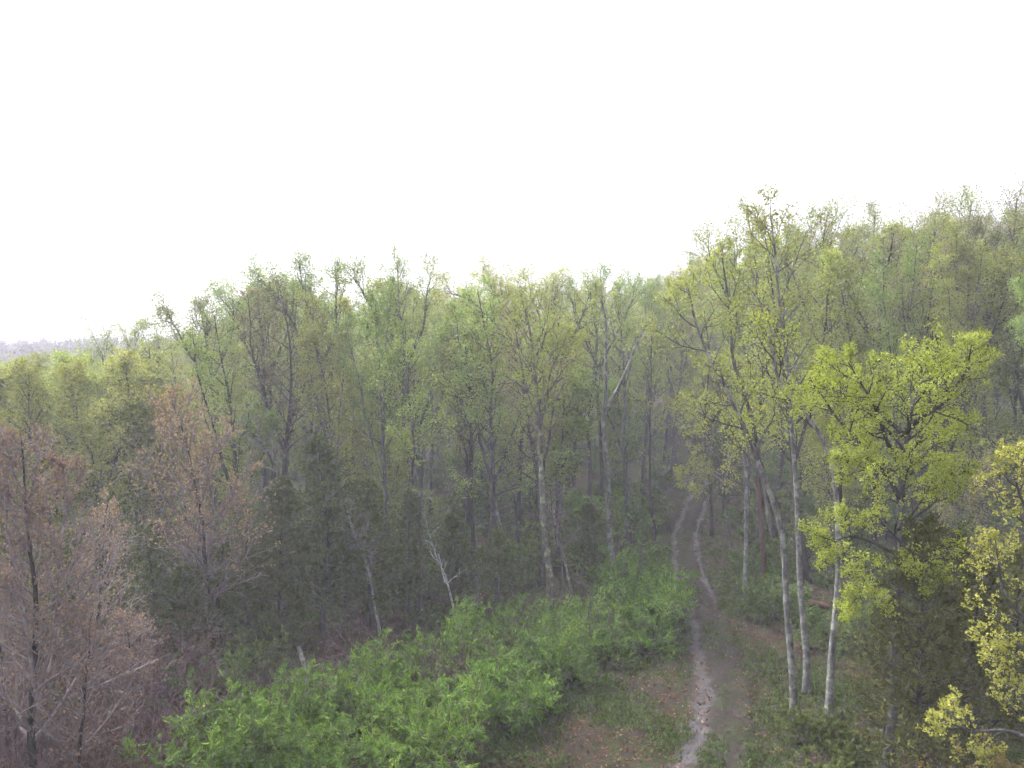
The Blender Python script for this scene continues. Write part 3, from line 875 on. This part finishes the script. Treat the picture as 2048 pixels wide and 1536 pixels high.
# pale arching dead limb tree right of the pinkish budding tree
hero('arching_tree', 'grey tree with a pale limb arching left above the cedars', 'tree', (585, 1165),
     [dict(px=[(575, 1040), (560, 950), (530, 895), (490, 860), (440, 840)], r0=0.13, r1=0.025, t0=0.35, R=2.2, k=16),
      dict(px=[(520, 890), (480, 872), (450, 872), (428, 886)], r0=0.05, r1=0.015, t0=0.3, R=1.2, k=7, limb=True)],
     GREY, M['leaf_tan'], 165, limb=M['bark_white'], per=1, cl=2, leaf=0.1, lw=0.08, k2=5, k3=4, keep=0.5)

# ------------------------------------------------------------------ cedars
def make_cedar(seed, H=8.0, R=1.7, bare=0.12, k=95, wisp=1.0):
    T = Tree(seed)
    rng = T.rng
    T.stem([np.zeros(3), np.array([rng.normal(0, .1), rng.normal(0, .1), H * 0.5]), np.array([rng.normal(0, .15), rng.normal(0, .15), H])], 0.14, 0.015, m=14, wob=0.03,
           flare=0.3, t0=bare, R=R, k=k)
    p, d, rad, t0, _, _ = T.stems[0]
    P, D, t, pr, _ = spawn(rng, p[None], d[None], rad[None], k, bare, 0.99, 1.2, 0.15)
    tt = (t - bare) / (1 - bare)
    L = R * ((1 - tt) ** 0.65 * 0.95 + 0.07) * rng.uniform(0.55, 1.3, len(t)) * (0.75 + 0.25 * sstep(0, 0.15, tt))
    p1, d1, r1 = grow(rng, P, D, L, np.minimum(pr * 0.4, 0.03), 0.006, 6, 0.08, 0.06)
    tubes(T.limbs, p1, r1, 4)
    P, D, t, pr, ix = spawn(rng, p1, d1, r1, 9, 0.2, 1.0, 0.75, 0.2)
    L2 = np.maximum(L[ix] * 0.36 * rng.uniform(0.5, 1.3, len(t)), 0.12)
    p2, d2, r2 = grow(rng, P, D, L2, 0.008, 0.004, 4, 0.1, -0.02)
    tubes(T.limbs, p2, r2, 3)
    C, A = scatter_on(rng, p2, 11, 0.0, 0.05)
    leaves(rng, T.crown, C, 0.19, 0.055, 0.3, axis=A)
    return T


CEDARS = [make_cedar(201, 8.5, 2.5, 0.10, 120), make_cedar(202, 8.0, 2.2, 0.12, 110), make_cedar(203, 7.5, 2.6, 0.06, 110), make_cedar(204, 8.0, 2.1, 0.15, 110)]
CED_A = [c.meshes(DARK, M['needle']) for c in CEDARS]
CED_H = [8.5, 8.0, 7.5, 8.0]
CED_B = [[(n, (lambda me2: (me2.materials.clear(), me2.materials.append(M['needle_olive']), me2)[2])(me.copy()) if n == 'crown' else me) for n, me in c] for c in CED_A]


def cedar(px, row, toprow, which, label, olive=False, wide=1.0):
    b = ground_at(px, row)
    H = at(px, toprow, b[1])[2] - b[2]
    s = H / CED_H[which]
    root = thing('cedar_tree', label, 'cedar', (b[0], b[1], b[2] - 0.03), rz=float(RNG.uniform(0, 6.28)), sc=(s * wide, s * wide, s), group='dark evergreen cedars')
    put((CED_B if olive else CED_A)[which], root)
    USED.append((b[0], b[1], 1.2))


cedar(645, 1262, 872, 0, 'largest dark green cedar, behind the bare sapling')
cedar(565, 1290, 955, 1, 'dark cedar between the largest cedar and the pinkish budding tree')
cedar(735, 1250, 960, 2, 'broad dark cedar right of the largest cedar', wide=1.1)
cedar(815, 1225, 985, 3, 'dark cedar behind the white snag')
cedar(500, 1255, 1010, 2, 'low dark cedar right behind the pinkish budding tree', wide=1.15)
cedar(905, 1215, 1030, 1, 'short dark cedar right of the white snag', wide=1.2)
cedar(1000, 1210, 1060, 2, 'squat dark cedar left of the lichen-blotched trunk', wide=1.25)
cedar(300, 1330, 1050, 0, 'dark cedar behind the slighter rosy budding tree')
cedar(140, 1360, 1060, 3, 'dark cedar behind the upright-stemmed tree at the left edge')
cedar(225, 1270, 990, 1, 'dark cedar at the left under the yellow-green crowns', wide=1.2)
cedar(30, 1300, 1040, 2, 'dark cedar cut by the left edge', wide=1.2)
cedar(445, 1300, 1070, 0, 'dark cedar close behind the trunks of the pinkish budding tree', wide=1.2)
cedar(370, 1345, 1130, 2, 'low dark cedar left behind the pinkish budding tree', wide=1.2)
cedar(690, 1225, 1000, 1, 'dark cedar wedged behind the two largest cedars', wide=1.2)
cedar(1175, 1160, 1010, 3, 'small dark cedar between the lichen trunk and forked trunk', wide=1.3)
cedar(1448, 1040, 745, 0, 'tall dark cedar standing beside the end of the track', wide=0.9)
cedar(1845, 1590, 1040, 1, 'tall olive-brown cedar beneath the lime-green crown', True, 0.95)
cedar(1950, 1560, 1120, 0, 'olive-brown cedar behind the golden tree', True)
cedar(1770, 1480, 1200, 2, 'lower olive cedar left of the tall olive-brown one', True, 0.9)
cedar(1905, 1440, 1060, 3, 'olive cedar behind and between the two big olive ones', True, 1.2)
cedar(2040, 1480, 1100, 2, 'olive cedar at the right edge behind the golden tree', True, 1.1)

# ------------------------------------------------------------------ hedge shrubs, brambles, undergrowth
def make_shrub(seed, H=2.3, R=1.5, stems=20, per=6, leaf=0.20, lw=0.042, k1=8, k2=6):
    T = Tree(seed)
    rng = T.rng
    a = rng.uniform(0, 6.28, stems)
    tilt = rng.uniform(0.1, 1.05, stems)
    P = np.stack([np.cos(a), np.sin(a), 0 * a], -1) * rng.uniform(0.05, 0.4, stems)[:, None]
    P[:, 2] = -0.15
    D = np.stack([np.cos(a) * np.sin(tilt), np.sin(a) * np.sin(tilt), np.cos(tilt)], -1)
    L = H * rng.uniform(0.85, 1.3, stems) * (1 - 0.15 * tilt)
    p1, d1, r1 = grow(rng, P, D, L, 0.022, 0.006, 9, 0.09, -0.045)
    tubes(T.trunk, p1, r1, 4)
    P, D, t, pr, ix = spawn(rng, p1, d1, r1, k1, 0.25, 1.0, 0.75, 0.25)
    L2 = np.maximum(L[ix] * 0.34 * rng.uniform(0.5, 1.3, len(t)) * (1.15 - 0.6 * t), 0.15)
    p2, d2, r2 = grow(rng, P, D, L2, 0.008, 0.004, 5, 0.10, -0.03)
    tubes(T.limbs, p2, r2, 3)
    P, D, t, pr, ix = spawn(rng, p2, d2, r2, k2, 0.15, 1.0, 0.7, 0.2)
    L3 = np.maximum(L2[ix] * 0.5 * rng.uniform(0.5, 1.3, len(t)), 0.10)
    p3, d3, r3 = grow(rng, P, D, L3, 0.004, 0.003, 3, 0.1, -0.03)
    if per:
        tone = rng.random(len(p2))
        C, A = scatter_on(rng, p3, per, 0.0, 0.03)
        leaves(rng, T.crown, C, leaf, lw, 0.35, axis=A, rbias=np.repeat(tone[ix], per))
        C, A = scatter_on(rng, p2, per, 0.2, 0.03)
        leaves(rng, T.crown, C, leaf, lw, 0.35, axis=A, rbias=np.repeat(tone, per))
    else:
        tubes(T.limbs, p3, r3, 3)
    return T


def shrub_parts(T, bark, leaf):
    return [('stems', T.trunk.mesh('stems', bark)), ('twigs', T.limbs.mesh('twigs', bark)), ('foliage', T.crown.mesh('foliage', leaf) if T.crown.V else None)]


SHRUBS = [shrub_parts(make_shrub(300 + i, H, R, st), M['bramble'], M['leaf_shrub']) for i, (H, R, st) in
          enumerate([(2.3, 1.5, 15), (2.1, 1.6, 13), (2.6, 1.4, 15), (1.8, 1.4, 12), (2.4, 1.7, 16)])]
rows = [('front', 0.10, 17), ('middle', 0.42, 15), ('back', 0.78, 15)]
for rname, w, n in rows:
    for i in range(n):
        t = (i + 0.5 + RNG.uniform(-0.25, 0.25)) / n
        q = lerp_line(HF, t) * (1 - w) + lerp_line(HB, t) * w + RNG.normal(0, 0.25, 2)
        if rname == 'front':
            q = q + unit(lerp_line(HB, t) - lerp_line(HF, t)) * 0.45
        if track_dist(*q) < 2.3:
            continue
        if rname == 'back' and i in (8, 9):
            continue
        z = float(ground_z(*q))
        s = float(RNG.uniform(0.62, 1.3)) * (0.9 if rname == 'front' else 1.05)
        k = n - i
        lab = f'bright green feathery hedge shrub, {ORD[k - 1]} from the track in the {rname} row'
        root = thing('hedge_shrub', lab, 'shrub', (q[0], q[1], z), float(RNG.uniform(0, 6.28)), s, 'bright green shrubs of the hedge')
        put(SHRUBS[(i * 3 + len(rname)) % 5], root)

BRAMBLE = [shrub_parts(make_shrub(320 + i, 1.7, 1.5, 20, per=p, leaf=0.07, lw=0.05, k1=9, k2=5), M['bramble'], M['leaf_dead']) for i, p in enumerate([0, 0, 1])]
sp = [(250, 1500), (330, 1450), (200, 1580), (120, 1520), (40, 1570), (290, 1600), (60, 1480), (380, 1400), (240, 1420), (150, 1440), (-10, 1500),
      (330, 1370), (20, 1420), (100, 1640), (180, 1680), (270, 1690), (210, 1460), (90, 1400), (280, 1400), (-20, 1620), (30, 1660), (160, 1380), (230, 1540)]
for i, (px, row) in enumerate(sorted(sp)):
    b = ground_at(px, row)
    root = thing('bramble_bush', f'leafless mauve-brown bramble at bottom left, {ORD[i]} from the left edge', 'bramble', tuple(b), float(RNG.uniform(0, 6.28)),
                 float(RNG.uniform(1.1, 1.9)), 'brown brambles at bottom left')
    put(BRAMBLE[i % 3], root)

for i, (px, row) in enumerate([(640, 1440), (830, 1380), (940, 1400), (1010, 1330), (1180, 1290), (1110, 1250), (730, 1330), (520, 1450)]):
    b = ground_at(px, row)
    wh = ['at its left end', 'below the white snag', 'near the front edge', 'at the middle', 'near its right end', 'below the lichen trunk', 'below the bare sapling',
          'right of the broken stub']
    lab = f'leafless mauve-brown bramble showing among the green hedge, {wh[[7, 1, 2, 3, 4, 5, 6, 0][i]]}'
    put(BRAMBLE[i % 2], thing('bramble_bush', lab, 'bramble', tuple(b), float(RNG.uniform(0, 6.28)), 1.35, 'brown brambles in the hedge'))

UNDER = [shrub_parts(make_shrub(340 + i, H, 1.4, 14, per=6, leaf=0.15, lw=0.085, k1=7, k2=4), M['bramble'], M['leaf_under']) for i, H in enumerate([1.5, 2.0, 1.2])]
UNDER_Y = [[(n, (lambda m2: (m2.materials.clear(), m2.materials.append(M['leaf_underyellow']), m2)[2])(me.copy()) if n == 'foliage' else me) for n, me in UNDER[0]]]
und = [(1478, 1225, 1, .9, 'right of the track bend'), (1530, 1240, 0, 1.0, 'below the slender pale tree'), (1455, 1190, 2, 1.0, 'on the right verge of the track'),
       (1570, 1225, 0, 1.0, 'left of the leaning tree'), (1690, 1300, 1, 1.0, 'between the straight and curved trunks'), (1735, 1260, 0, 1.1, 'right of the curved trunk'),
       (1640, 1270, 2, 1.1, 'behind the straight trunk'), (1625, 1490, 2, 0.8, 'at the foot of the leaning tree'), (1690, 1500, 0, 0.75, 'at the foot of the curved trunk'),
       (1725, 1540, 2, 0.8, 'left of the low olive cedar'), (1640, 1575, 2, 0.8, 'at the bottom edge right of the track'), (1500, 1170, 0, 1.0, 'in front of the red-brown snag'),
       (1440, 1130, 2, 1.1, 'on the verge under the crooked dark tree'), (1560, 1140, 1, 1.0, 'behind the red-brown snag'), (1740, 1180, 1, 1.1, 'behind the lime crown trunk'),
       (760, 1190, 1, 1.3, 'beneath the broad cedar'), (780, 1110, 1, 1.5, 'bright among trunks right of the big cedar'), (890, 1140, 1, 1.4, 'behind the short cedar'),
       (1010, 1150, 0, 1.3, 'behind the squat cedar'), (1065, 1130, 1, 1.3, 'left of the lichen trunk'), (1160, 1110, 1, 1.3, 'left of the forked trunk'),
       (1290, 1060, 0, 1.4, 'on the bank left of the dark trunk'), (1245, 1060, 1, 1.3, 'behind the straight bank trunk'), (1335, 1040, 2, 1.4, 'left of the track end'),
       (1190, 1190, 0, 1.2, 'in front of the forked trunk'), (950, 1060, 1, 1.6, 'deep between the dark paired trunks'), (500, 1340, 0, 1.1, 'left end of the hedge, darker green'),
       (350, 1395, 2, 1.2, 'under the pinkish budding tree'), (215, 1330, 0, 1.3, 'among the rosy budding trees'), (460, 1400, 1, 0.8, 'behind the left end of the hedge'),
       (120, 1440, 2, 1.3, 'below the rosy tree at the left edge'), (840, 1060, 1, 1.5, 'behind the slim pale trunk')]
for px, row, k, s, where in und:
    b = ground_at(px, row)
    if track_dist(b[0], b[1]) < 2.2:
        b[0] += 1.6 if b[0] > TRACK[np.argmin(np.abs(TRACK[:, 1] - b[1])), 0] else -1.6
        b[2] = float(ground_z(b[0], b[1]))
    root = thing('woodland_bush', f'low green woodland bush {where}', 'bush', tuple(b), float(RNG.uniform(0, 6.28)), s, 'low green bushes in the wood')
    put(UNDER_Y[0] if px > 1600 and row > 1400 else UNDER[k], root)
brng = np.random.default_rng(55)
spots = []
while len(spots) < 150:
    y = brng.uniform(44, 108)
    px = brng.uniform(420, 2000)
    x = (px - 1024) / FPX * y
    if track_dist(x, y) > 3.0 and all((x - a) ** 2 + (y - c) ** 2 > 4 for _, a, c in spots):
        spots.append((px, x, y))
zc = {}
for i, (px, x, y) in enumerate(sorted(spots)):
    zone = next(z for a, c, z in ZONES if a <= px < c)
    zc[zone] = zc.get(zone, 0) + 1
    lab = f'dim green undergrowth bush on the floor {zone}, {ORD[zc[zone] - 1]} from left'
    root = thing('undergrowth_bush', lab, 'bush', (x, y, float(ground_z(x, y))), float(brng.uniform(0, 6.28)), float(brng.uniform(1.0, 1.9)), 'undergrowth among the trunks')
    put(UNDER[i % 3], root)
b = ground_at(2010, 1640)
oc = [shrub_parts(make_shrub(350, 1.9, 1.4, 18, per=8, leaf=0.10, lw=0.06), M['bramble'], M['ochre'])]
put(oc[0], thing('ochre_bush', 'ochre-yellow bush in the bottom right corner', 'bush', tuple(b), 0.4))

# stub post in the hedge, fallen logs
hero('broken_stub', 'short pale broken trunk standing in the hedge at left', 'snag', (618, 1440),
     [dict(px=[(612, 1390), (604, 1330), (598, 1292)], r0=0.10, r1=0.075, t0=0.5, R=0.4, k=2)], M['bark_white'], M['leaf_dead'], 170, per=0, k2=1, k3=1)


def fallen_log(label, a, b_, r, mat, seed):
    A, B = ground_at(*a), ground_at(*b_)
    rng = np.random.default_rng(seed)
    g = Geo()
    p = spline([A + [0, 0, r * 0.7], (A + B) / 2 + [0, 0.1, r * 0.75], B + [0, 0, r * 0.6]], 14) + rng.normal(0, 0.02, (14, 3))
    p[:, 2] = np.maximum(p[:, 2], ground_z(p[:, 0], p[:, 1]) + r * 0.5)
    rad = r * np.linspace(1, 0.6, 14) * rng.uniform(0.9, 1.1, 14)
    rad[0] *= 0.3
    rad[-1] *= 0.2
    o0 = p[0].copy()
    tubes(g, (p - o0)[None], rad[None], 9)
    root = thing('fallen_log', label, 'log', tuple(o0))
    link('trunk', g.mesh('log', mat, True), root)
    g2 = Geo()
    P, D, t, pr, _ = spawn(rng, (p - o0)[None], unit(np.gradient(p, axis=0))[None], rad[None], 5, 0.3, 0.95, 0.9, 0.2)
    D[:, 2] = np.abs(D[:, 2])
    pts, _, rr = grow(rng, P, D, rng.uniform(0.3, 0.9, 5), r * 0.25, 0.01, 5, 0.12, 0)
    tubes(g2, pts, rr, 5)
    link('branch_stubs', g2.mesh('branch_stubs', mat, True), root)


fallen_log('red-brown fallen log between the straight and curved trunks', (1618, 1212), (1672, 1225), 0.22, M['bark_red'], 1)
fallen_log('long dark fallen log lying behind the right-hand trunks', (1600, 1297), (1735, 1312), 0.10, DARK, 2)

# ------------------------------------------------------------------ ground litter and grass (uncountable)
def scatter_floor():
    rng = np.random.default_rng(9)
    n = 110000
    y = rng.uniform(19, 75, n)
    x = rng.uniform(-0.75, 0.75, n) * y
    keepm = rng.random(n) < np.clip(1.4 - y / 70, 0.25, 1)
    x, y = x[keepm], y[keepm]
    z = ground_z(x, y)
    td = np.array([0.0] * len(x))
    for i0 in range(0, len(x), 4000):
        dx = x[i0:i0 + 4000, None] - TRACK[None, ::3, 0]
        dy = y[i0:i0 + 4000, None] - TRACK[None, ::3, 1]
        td[i0:i0 + 4000] = np.sqrt((dx * dx + dy * dy).min(1))
    f = vnoise(x, y, 2.6, 3.0) + rng.normal(0, 0.5, len(x))
    dead = (f < 0.2) & (td > 0.4)
    C = np.stack([x, y, z + 0.03], -1)[dead]
    C[:, 2] += np.where(td[dead] < 1.3, 0.10, 0.0)
    g = Geo()
    leaves(rng, g, C, 0.11, 0.08, 1.2)
    tag(link('leaf_litter', g.mesh('leaf_litter', M['leaf_dead'])), 'fallen brown and orange leaves over the ground', kind='stuff')
    gr = ((f > 0.1) & (td > 0.95)) | ((f > 0.3) & (td < 0.35))
    B = np.stack([x, y, z], -1)[gr]
    B = np.repeat(B, 7, 0) + rng.normal(0, 0.10, (len(B) * 7, 3)) * [1, 1, 0]
    B[:, 2] = ground_z(B[:, 0], B[:, 1]) + 0.07 + np.repeat(np.where(td[gr] < 1.2, 0.09, 0.0), 7)
    g = Geo()
    ax = unit(rng.normal(0, 0.6, (len(B), 3)) + [0, 0, 1])
    leaves(rng, g, B, 0.20, 0.045, 0.0, axis=ax)
    tag(link('grass', g.mesh('grass', M['grass'])), 'sparse green grass and weeds along the clearing', kind='stuff')


scatter_floor()

# ------------------------------------------------------------------ the wood: copies of a dozen trees
SKY_X = [-200, 0, 100, 170, 200, 250, 300, 340, 380, 420, 450, 500, 520, 600, 680, 705, 740, 800, 840, 900, 930, 1000, 1060, 1110, 1150, 1200,
         1300, 1350, 1390, 1430, 1490, 1540, 1570, 1600, 1660, 1750, 1850, 1950, 2048, 2300]
SKY_R = [705, 700, 700, 692, 690, 682, 672, 668, 640, 632, 660, 590, 550, 540, 570, 605, 540, 540, 580, 585, 560, 555, 560, 570, 565, 550, 552,
         530, 505, 470, 425, 440, 480, 440, 430, 430, 440, 410, 400, 390]


def make_wood_tree(seed, H, cb, R, leaders, per=5, leaf=0.115, ang=0.75, k=25):
    T = Tree(seed)
    rng = T.rng
    lean = rng.normal(0, 0.03, 2) * H
    top = np.array([lean[0], lean[1], H])
    mid = np.array([lean[0] * 0.3 + rng.normal(0, .25), lean[1] * 0.3 + rng.normal(0, .25), H * 0.5])
    q = np.array([rng.normal(0, .1), rng.normal(0, .1), H * 0.25])
    p = T.stem([np.zeros(3), q, mid, (mid + top) / 2 + rng.normal(0, .3, 3), top], 0.0085 * H, 0.025, m=16, wob=0.06, sides=7, flare=0.5, t0=cb, R=R, k=k)
    for j in range(leaders):
        t = cb + rng.uniform(0.0, 0.2)
        s = p[int(t * 15)]
        a = rng.uniform(0, 6.28)
        hr = H * rng.uniform(0.86, 0.99) - s[2]
        off = np.array([math.cos(a), math.sin(a), 0]) * R * rng.uniform(0.55, 0.95)
        T.stem([s, s + off * 0.45 + [0, 0, hr * 0.35], s + off * 0.8 + [0, 0, hr * 0.7], s + off + [0, 0, hr]], 0.005 * H, 0.018, m=10, wob=0.06, sides=5,
               t0=0.3, R=R * 0.6, k=int(k * 0.55), limb=True)
    T.clothe(per=per, cl=2, leaf=leaf, lw=leaf * 0.8, k2=5, k3=5, ang=ang, spread=0.15)
    return T


spec = [  # H, crown base, R, leaders, per, leaf colour, bark
    (20, .30, 3.0, 2, 5, 'leaf_olive', GREY), (21, .36, 2.8, 1, 4, 'leaf_green', DARK), (19, .26, 3.1, 2, 5, 'leaf_green', GREY),
    (20, .34, 2.8, 2, 5, 'leaf_yellow', GREY), (18, .28, 2.8, 1, 5, 'leaf_yellow', DARK), (21, .36, 3.0, 2, 2, 'leaf_tan', GREY),
    (20, .28, 3.1, 3, 5, 'leaf_olive', DARK), (19, .32, 2.7, 1, 5, 'leaf_green', GREY), (17, .24, 2.7, 2, 5, 'leaf_olive', GREY),
    (20, .36, 2.9, 2, 3, 'leaf_tan', DARK)]
WOOD = [make_wood_tree(400 + i, s[0], s[1], s[2], s[3], s[4]).meshes(s[6], M[s[5]]) for i, s in enumerate(spec)]
CNAME = {'leaf_olive': 'olive-green', 'leaf_green': 'fresh green', 'leaf_yellow': 'yellow-green', 'leaf_tan': 'tan-budded'}
SHORT = [make_wood_tree(430 + i, 12, c, R, 1, p_, 0.13).meshes(bk, M[lf]) for i, (c, R, p_, lf, bk) in enumerate(
    [(.22, 2.5, 5, 'leaf_yellow', GREY), (.22, 2.5, 5, 'leaf_olive', GREY), (.35, 2.3, 5, 'leaf_green', DARK), (.30, 2.4, 2, 'leaf_tan', GREY)])]
SHORT_LEAF = ['leaf_yellow', 'leaf_olive', 'leaf_green', 'leaf_tan']

fill = []
rng = np.random.default_rng(21)


def free(x, y, r):
    return all((x - a) ** 2 + (y - b) ** 2 > (r + c) ** 2 for a, b, c in USED)


tries = 0
while len(fill) < 330 and tries < 40000:
    tries += 1
    y = 43 + 78 * rng.random() ** 0.9
    px = rng.uniform(-90, 2140)
    x = (px - 1024) / FPX * y
    if px > 1700 and rng.random() < 0.03:
        y = rng.uniform(33, 43)
        x = (px - 1024) / FPX * y
    if track_dist(x, y) < 2.6 + (1.0 if y < 60 else 0):
        continue
    # the thinned strip of sight along the track stays open
    if abs(px - 1375) < 75 and y < 72:
        continue
    if abs(px - 1235) < 80 and y < 50:
        continue
    mind = 1.5 + 0.010 * y
    if not free(x, y, mind - 0.6):
        continue
    g = float(ground_z(x, y))
    rowmax = np.interp(px, SKY_X, SKY_R)
    lim = at(px, rowmax + 12 + 50 * rng.random() ** 2, y)[2] - g
    nat = rng.uniform(18, 25)
    small = rng.random() < 0.36
    H = min(nat, lim) if not small else min(rng.uniform(7, 13), lim)
    if H < 6:
        continue
    USED.append((x, y, mind * 0.6))
    fill.append((px, y, x, g, H, small))

for px, y in [(1338, 92), (1352, 104), (1368, 96), (1380, 110), (1395, 101), (1412, 112), (1425, 104), (1345, 116), (1404, 119), (1372, 121), (1436, 97), (1350, 84), (1330, 88), (1388, 90), (1440, 108), (1420, 91), (1360, 112), (1398, 95), (1322, 99), (1452, 100)]:
    x = (px - 1024) / FPX * y
    g = float(ground_z(x, y))
    fill.append((px, y, x, g, min(rng.uniform(17, 23), at(px, np.interp(px, SKY_X, SKY_R) + 15, y)[2] - g), False))

recs = []
for (px, y, x, g, H, small) in fill:
    if small or H < 13.5:
        k = int(rng.integers(0, 4))
        if px < 520:
            k = int(rng.choice([0, 0, 1, 2]))
        parts, s, leafn = SHORT[k], H / 12.0, SHORT_LEAF[k]
    else:
        k = int(rng.integers(0, len(WOOD)))
        parts, s, leafn = WOOD[k], H / spec[k][0], spec[k][5]
    zone = next(z for a, b_, z in ZONES if a <= px < b_)
    leafn = leafn + ('' if parts in WOOD else '_')
    band = 'front' if y < 62 else ('middle' if y < 88 else 'rear')
    recs.append((zone, band, leafn, px, y, x, g, s, parts, k))
recs.sort(key=lambda r: (r[0], r[1], r[2], r[3]))
cnt, tot = {}, {}
for r in recs:
    tot[r[:3]] = tot.get(r[:3], 0) + 1
for (zone, band, leafn, px, y, x, g, s, parts, k) in recs:
    key = (zone, band, leafn)
    cnt[key] = cnt.get(key, 0) + 1
    o_ = 'alone' if tot[key] == 1 else f'{ORD[cnt[key] - 1]} from left'
    cn = CNAME[leafn.rstrip('_')]
    low = 'low ' if parts in SHORT else ''
    lab = f'{cn} {low}tree {zone}, {o_} in {band} rank'
    w = s * float(rng.uniform(0.85, 1.35))
    root = thing('understorey_tree' if parts in SHORT else 'woodland_tree', lab, 'tree', (x, y, g - 0.05), float(rng.uniform(0, 6.28)), (w, w, s), 'trees of the wood')
    root.rotation_euler = (float(rng.normal(0, 0.035)), float(rng.normal(0, 0.035)), root.rotation_euler.z)
    put(parts, root)

# yellow-green crowns at the left, nearer than the wood
for i, (px, row, top, k) in enumerate([(110, 1190, 735, 0), (20, 1180, 760, 0), (195, 1160, 760, 1), (330, 1160, 800, 1), (60, 1120, 770, 1), (275, 1140, 745, 0)]):
    b = ground_at(px, row)
    H = at(px, top, b[1])[2] - b[2]
    s = H / 12.0
    labs = ['yellow-green rounded tree above the rosy budding tree', 'yellow-green tree cut by the left edge', 'olive tree right of the yellow-green rounded one',
            'olive tree just behind the pinkish budding tree', 'olive tree between the two yellow-green ones at the left', 'yellow-green tree left behind the orange pointed top']
    root = thing('leafing_tree', labs[i], 'tree', tuple(b), float(rng.uniform(0, 6.28)), (s * 1.15, s * 1.15, s), 'yellow-green trees at the left')
    put(SHORT[k], root)

# ------------------------------------------------------------------ wood beyond, one mass
def far_wood():
    rng = np.random.default_rng(33)
    g, gt = Geo(), Geo()
    def crowns(n, y0, y1, h0, h1, nl, leaf, pxr=(-250, 2300), skyline=True, full=False):
        y = rng.uniform(y0, y1, n)
        px = rng.uniform(*pxr, n)
        x = (px - 1024) / FPX * y
        gz = ground_z(x, y)
        H = rng.uniform(h0, h1, n)
        if skyline:
            lim = np.array([at(p, np.interp(p, SKY_X, SKY_R) + 14 + 26 * rng.random(), yy)[2] for p, yy in zip(px, y)]) - gz
            H = np.minimum(H, lim)
        ok = H > 5
        x, y, gz, H = x[ok], y[ok], gz[ok], H[ok]
        m = len(x)
        # leaf clumps spread over an upright crown volume
        nc = 26
        u = unit(rng.normal(0, 1, (m, nc, 3))) * rng.random((m, nc, 1)) ** 0.45
        R = (H * (0.30 if full else 0.16))[:, None, None]
        c = np.stack([x, y, gz + H * (0.52 if full else 0.66)], -1)[:, None] + u * np.concatenate([R, R, (H * (0.46 if full else 0.33))[:, None, None]], -1)
        C = (c[:, :, None, :] + rng.normal(0, 0.45, (m, nc, nl, 3))).reshape(-1, 3)
        leaves(rng, g, C, leaf, leaf * 0.8, rbias=np.repeat(rng.random(m * nc), nl))
        P = np.stack([x, y, gz - 0.1], -1)
        p, d, r = grow(rng, P, np.tile([0, 0, 1.0], (m, 1)), H * 0.95, H * 0.009, 0.03, 6, 0.03, 0.02)
        tubes(gt, p, r, 4)
        pp, dd, tt, pr, ix = spawn(rng, p, d, r, 6, 0.5, 0.95, 0.6, 0.15)
        p2, _, r2 = grow(rng, pp, dd, H[ix] * 0.2, pr * 0.6, 0.02, 4, 0.1, 0.08)
        tubes(gt, p2, r2, 3)
    crowns(430, 116, 210, 17, 23, 13, 0.30)
    near, g = g, Geo()
    crowns(420, 250, 380, 8, 11.5, 11, 0.8, (-450, 760), False, True)
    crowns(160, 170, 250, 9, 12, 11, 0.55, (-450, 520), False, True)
    o = link('distant_wood', None)
    tag(o, 'hazy mass of distant woodland on the hill and far ridge', kind='stuff')
    link('trunks', gt.mesh('distant_trunks', DARK), o)
    link('crowns', near.mesh('distant_crowns', M['leaf_green']), o)
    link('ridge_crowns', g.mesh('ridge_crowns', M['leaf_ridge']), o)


far_wood()

# ------------------------------------------------------------------ haze
def haze():
    x0, x1, y0, y1, z0, z1 = -3300, 3300, -900, 3900, -8.0, 47.0
    V = [(x, y, z) for z in (z0, z1) for (x, y) in ((x0, y0), (x1, y0), (x1, y1), (x0, y1))]
    F = [(3, 2, 1, 0), (4, 5, 6, 7), (0, 1, 5, 4), (1, 2, 6, 5), (2, 3, 7, 6), (3, 0, 4, 7)]
    me = bpy.data.meshes.new('haze')
    me.from_pydata(V, [], F)
    m, nt, out = mat_new('haze')
    pv = nt.nodes.new("ShaderNodeVolumePrincipled")
    pv.inputs["Color"].default_value = (0.86, 0.86, 1.0, 1)  # air haze; its violet tint also stands in for lens veil and sky glow
    pv.inputs["Density"].default_value = 0.0014
    pv.inputs["Anisotropy"].default_value = 0.2
    nt.links.new(pv.outputs[0], out.inputs["Volume"])
    me.materials.append(m)
    o = link('haze', me)
    tag(o, 'thin pale haze filling the air over the wood', kind='stuff')


haze()
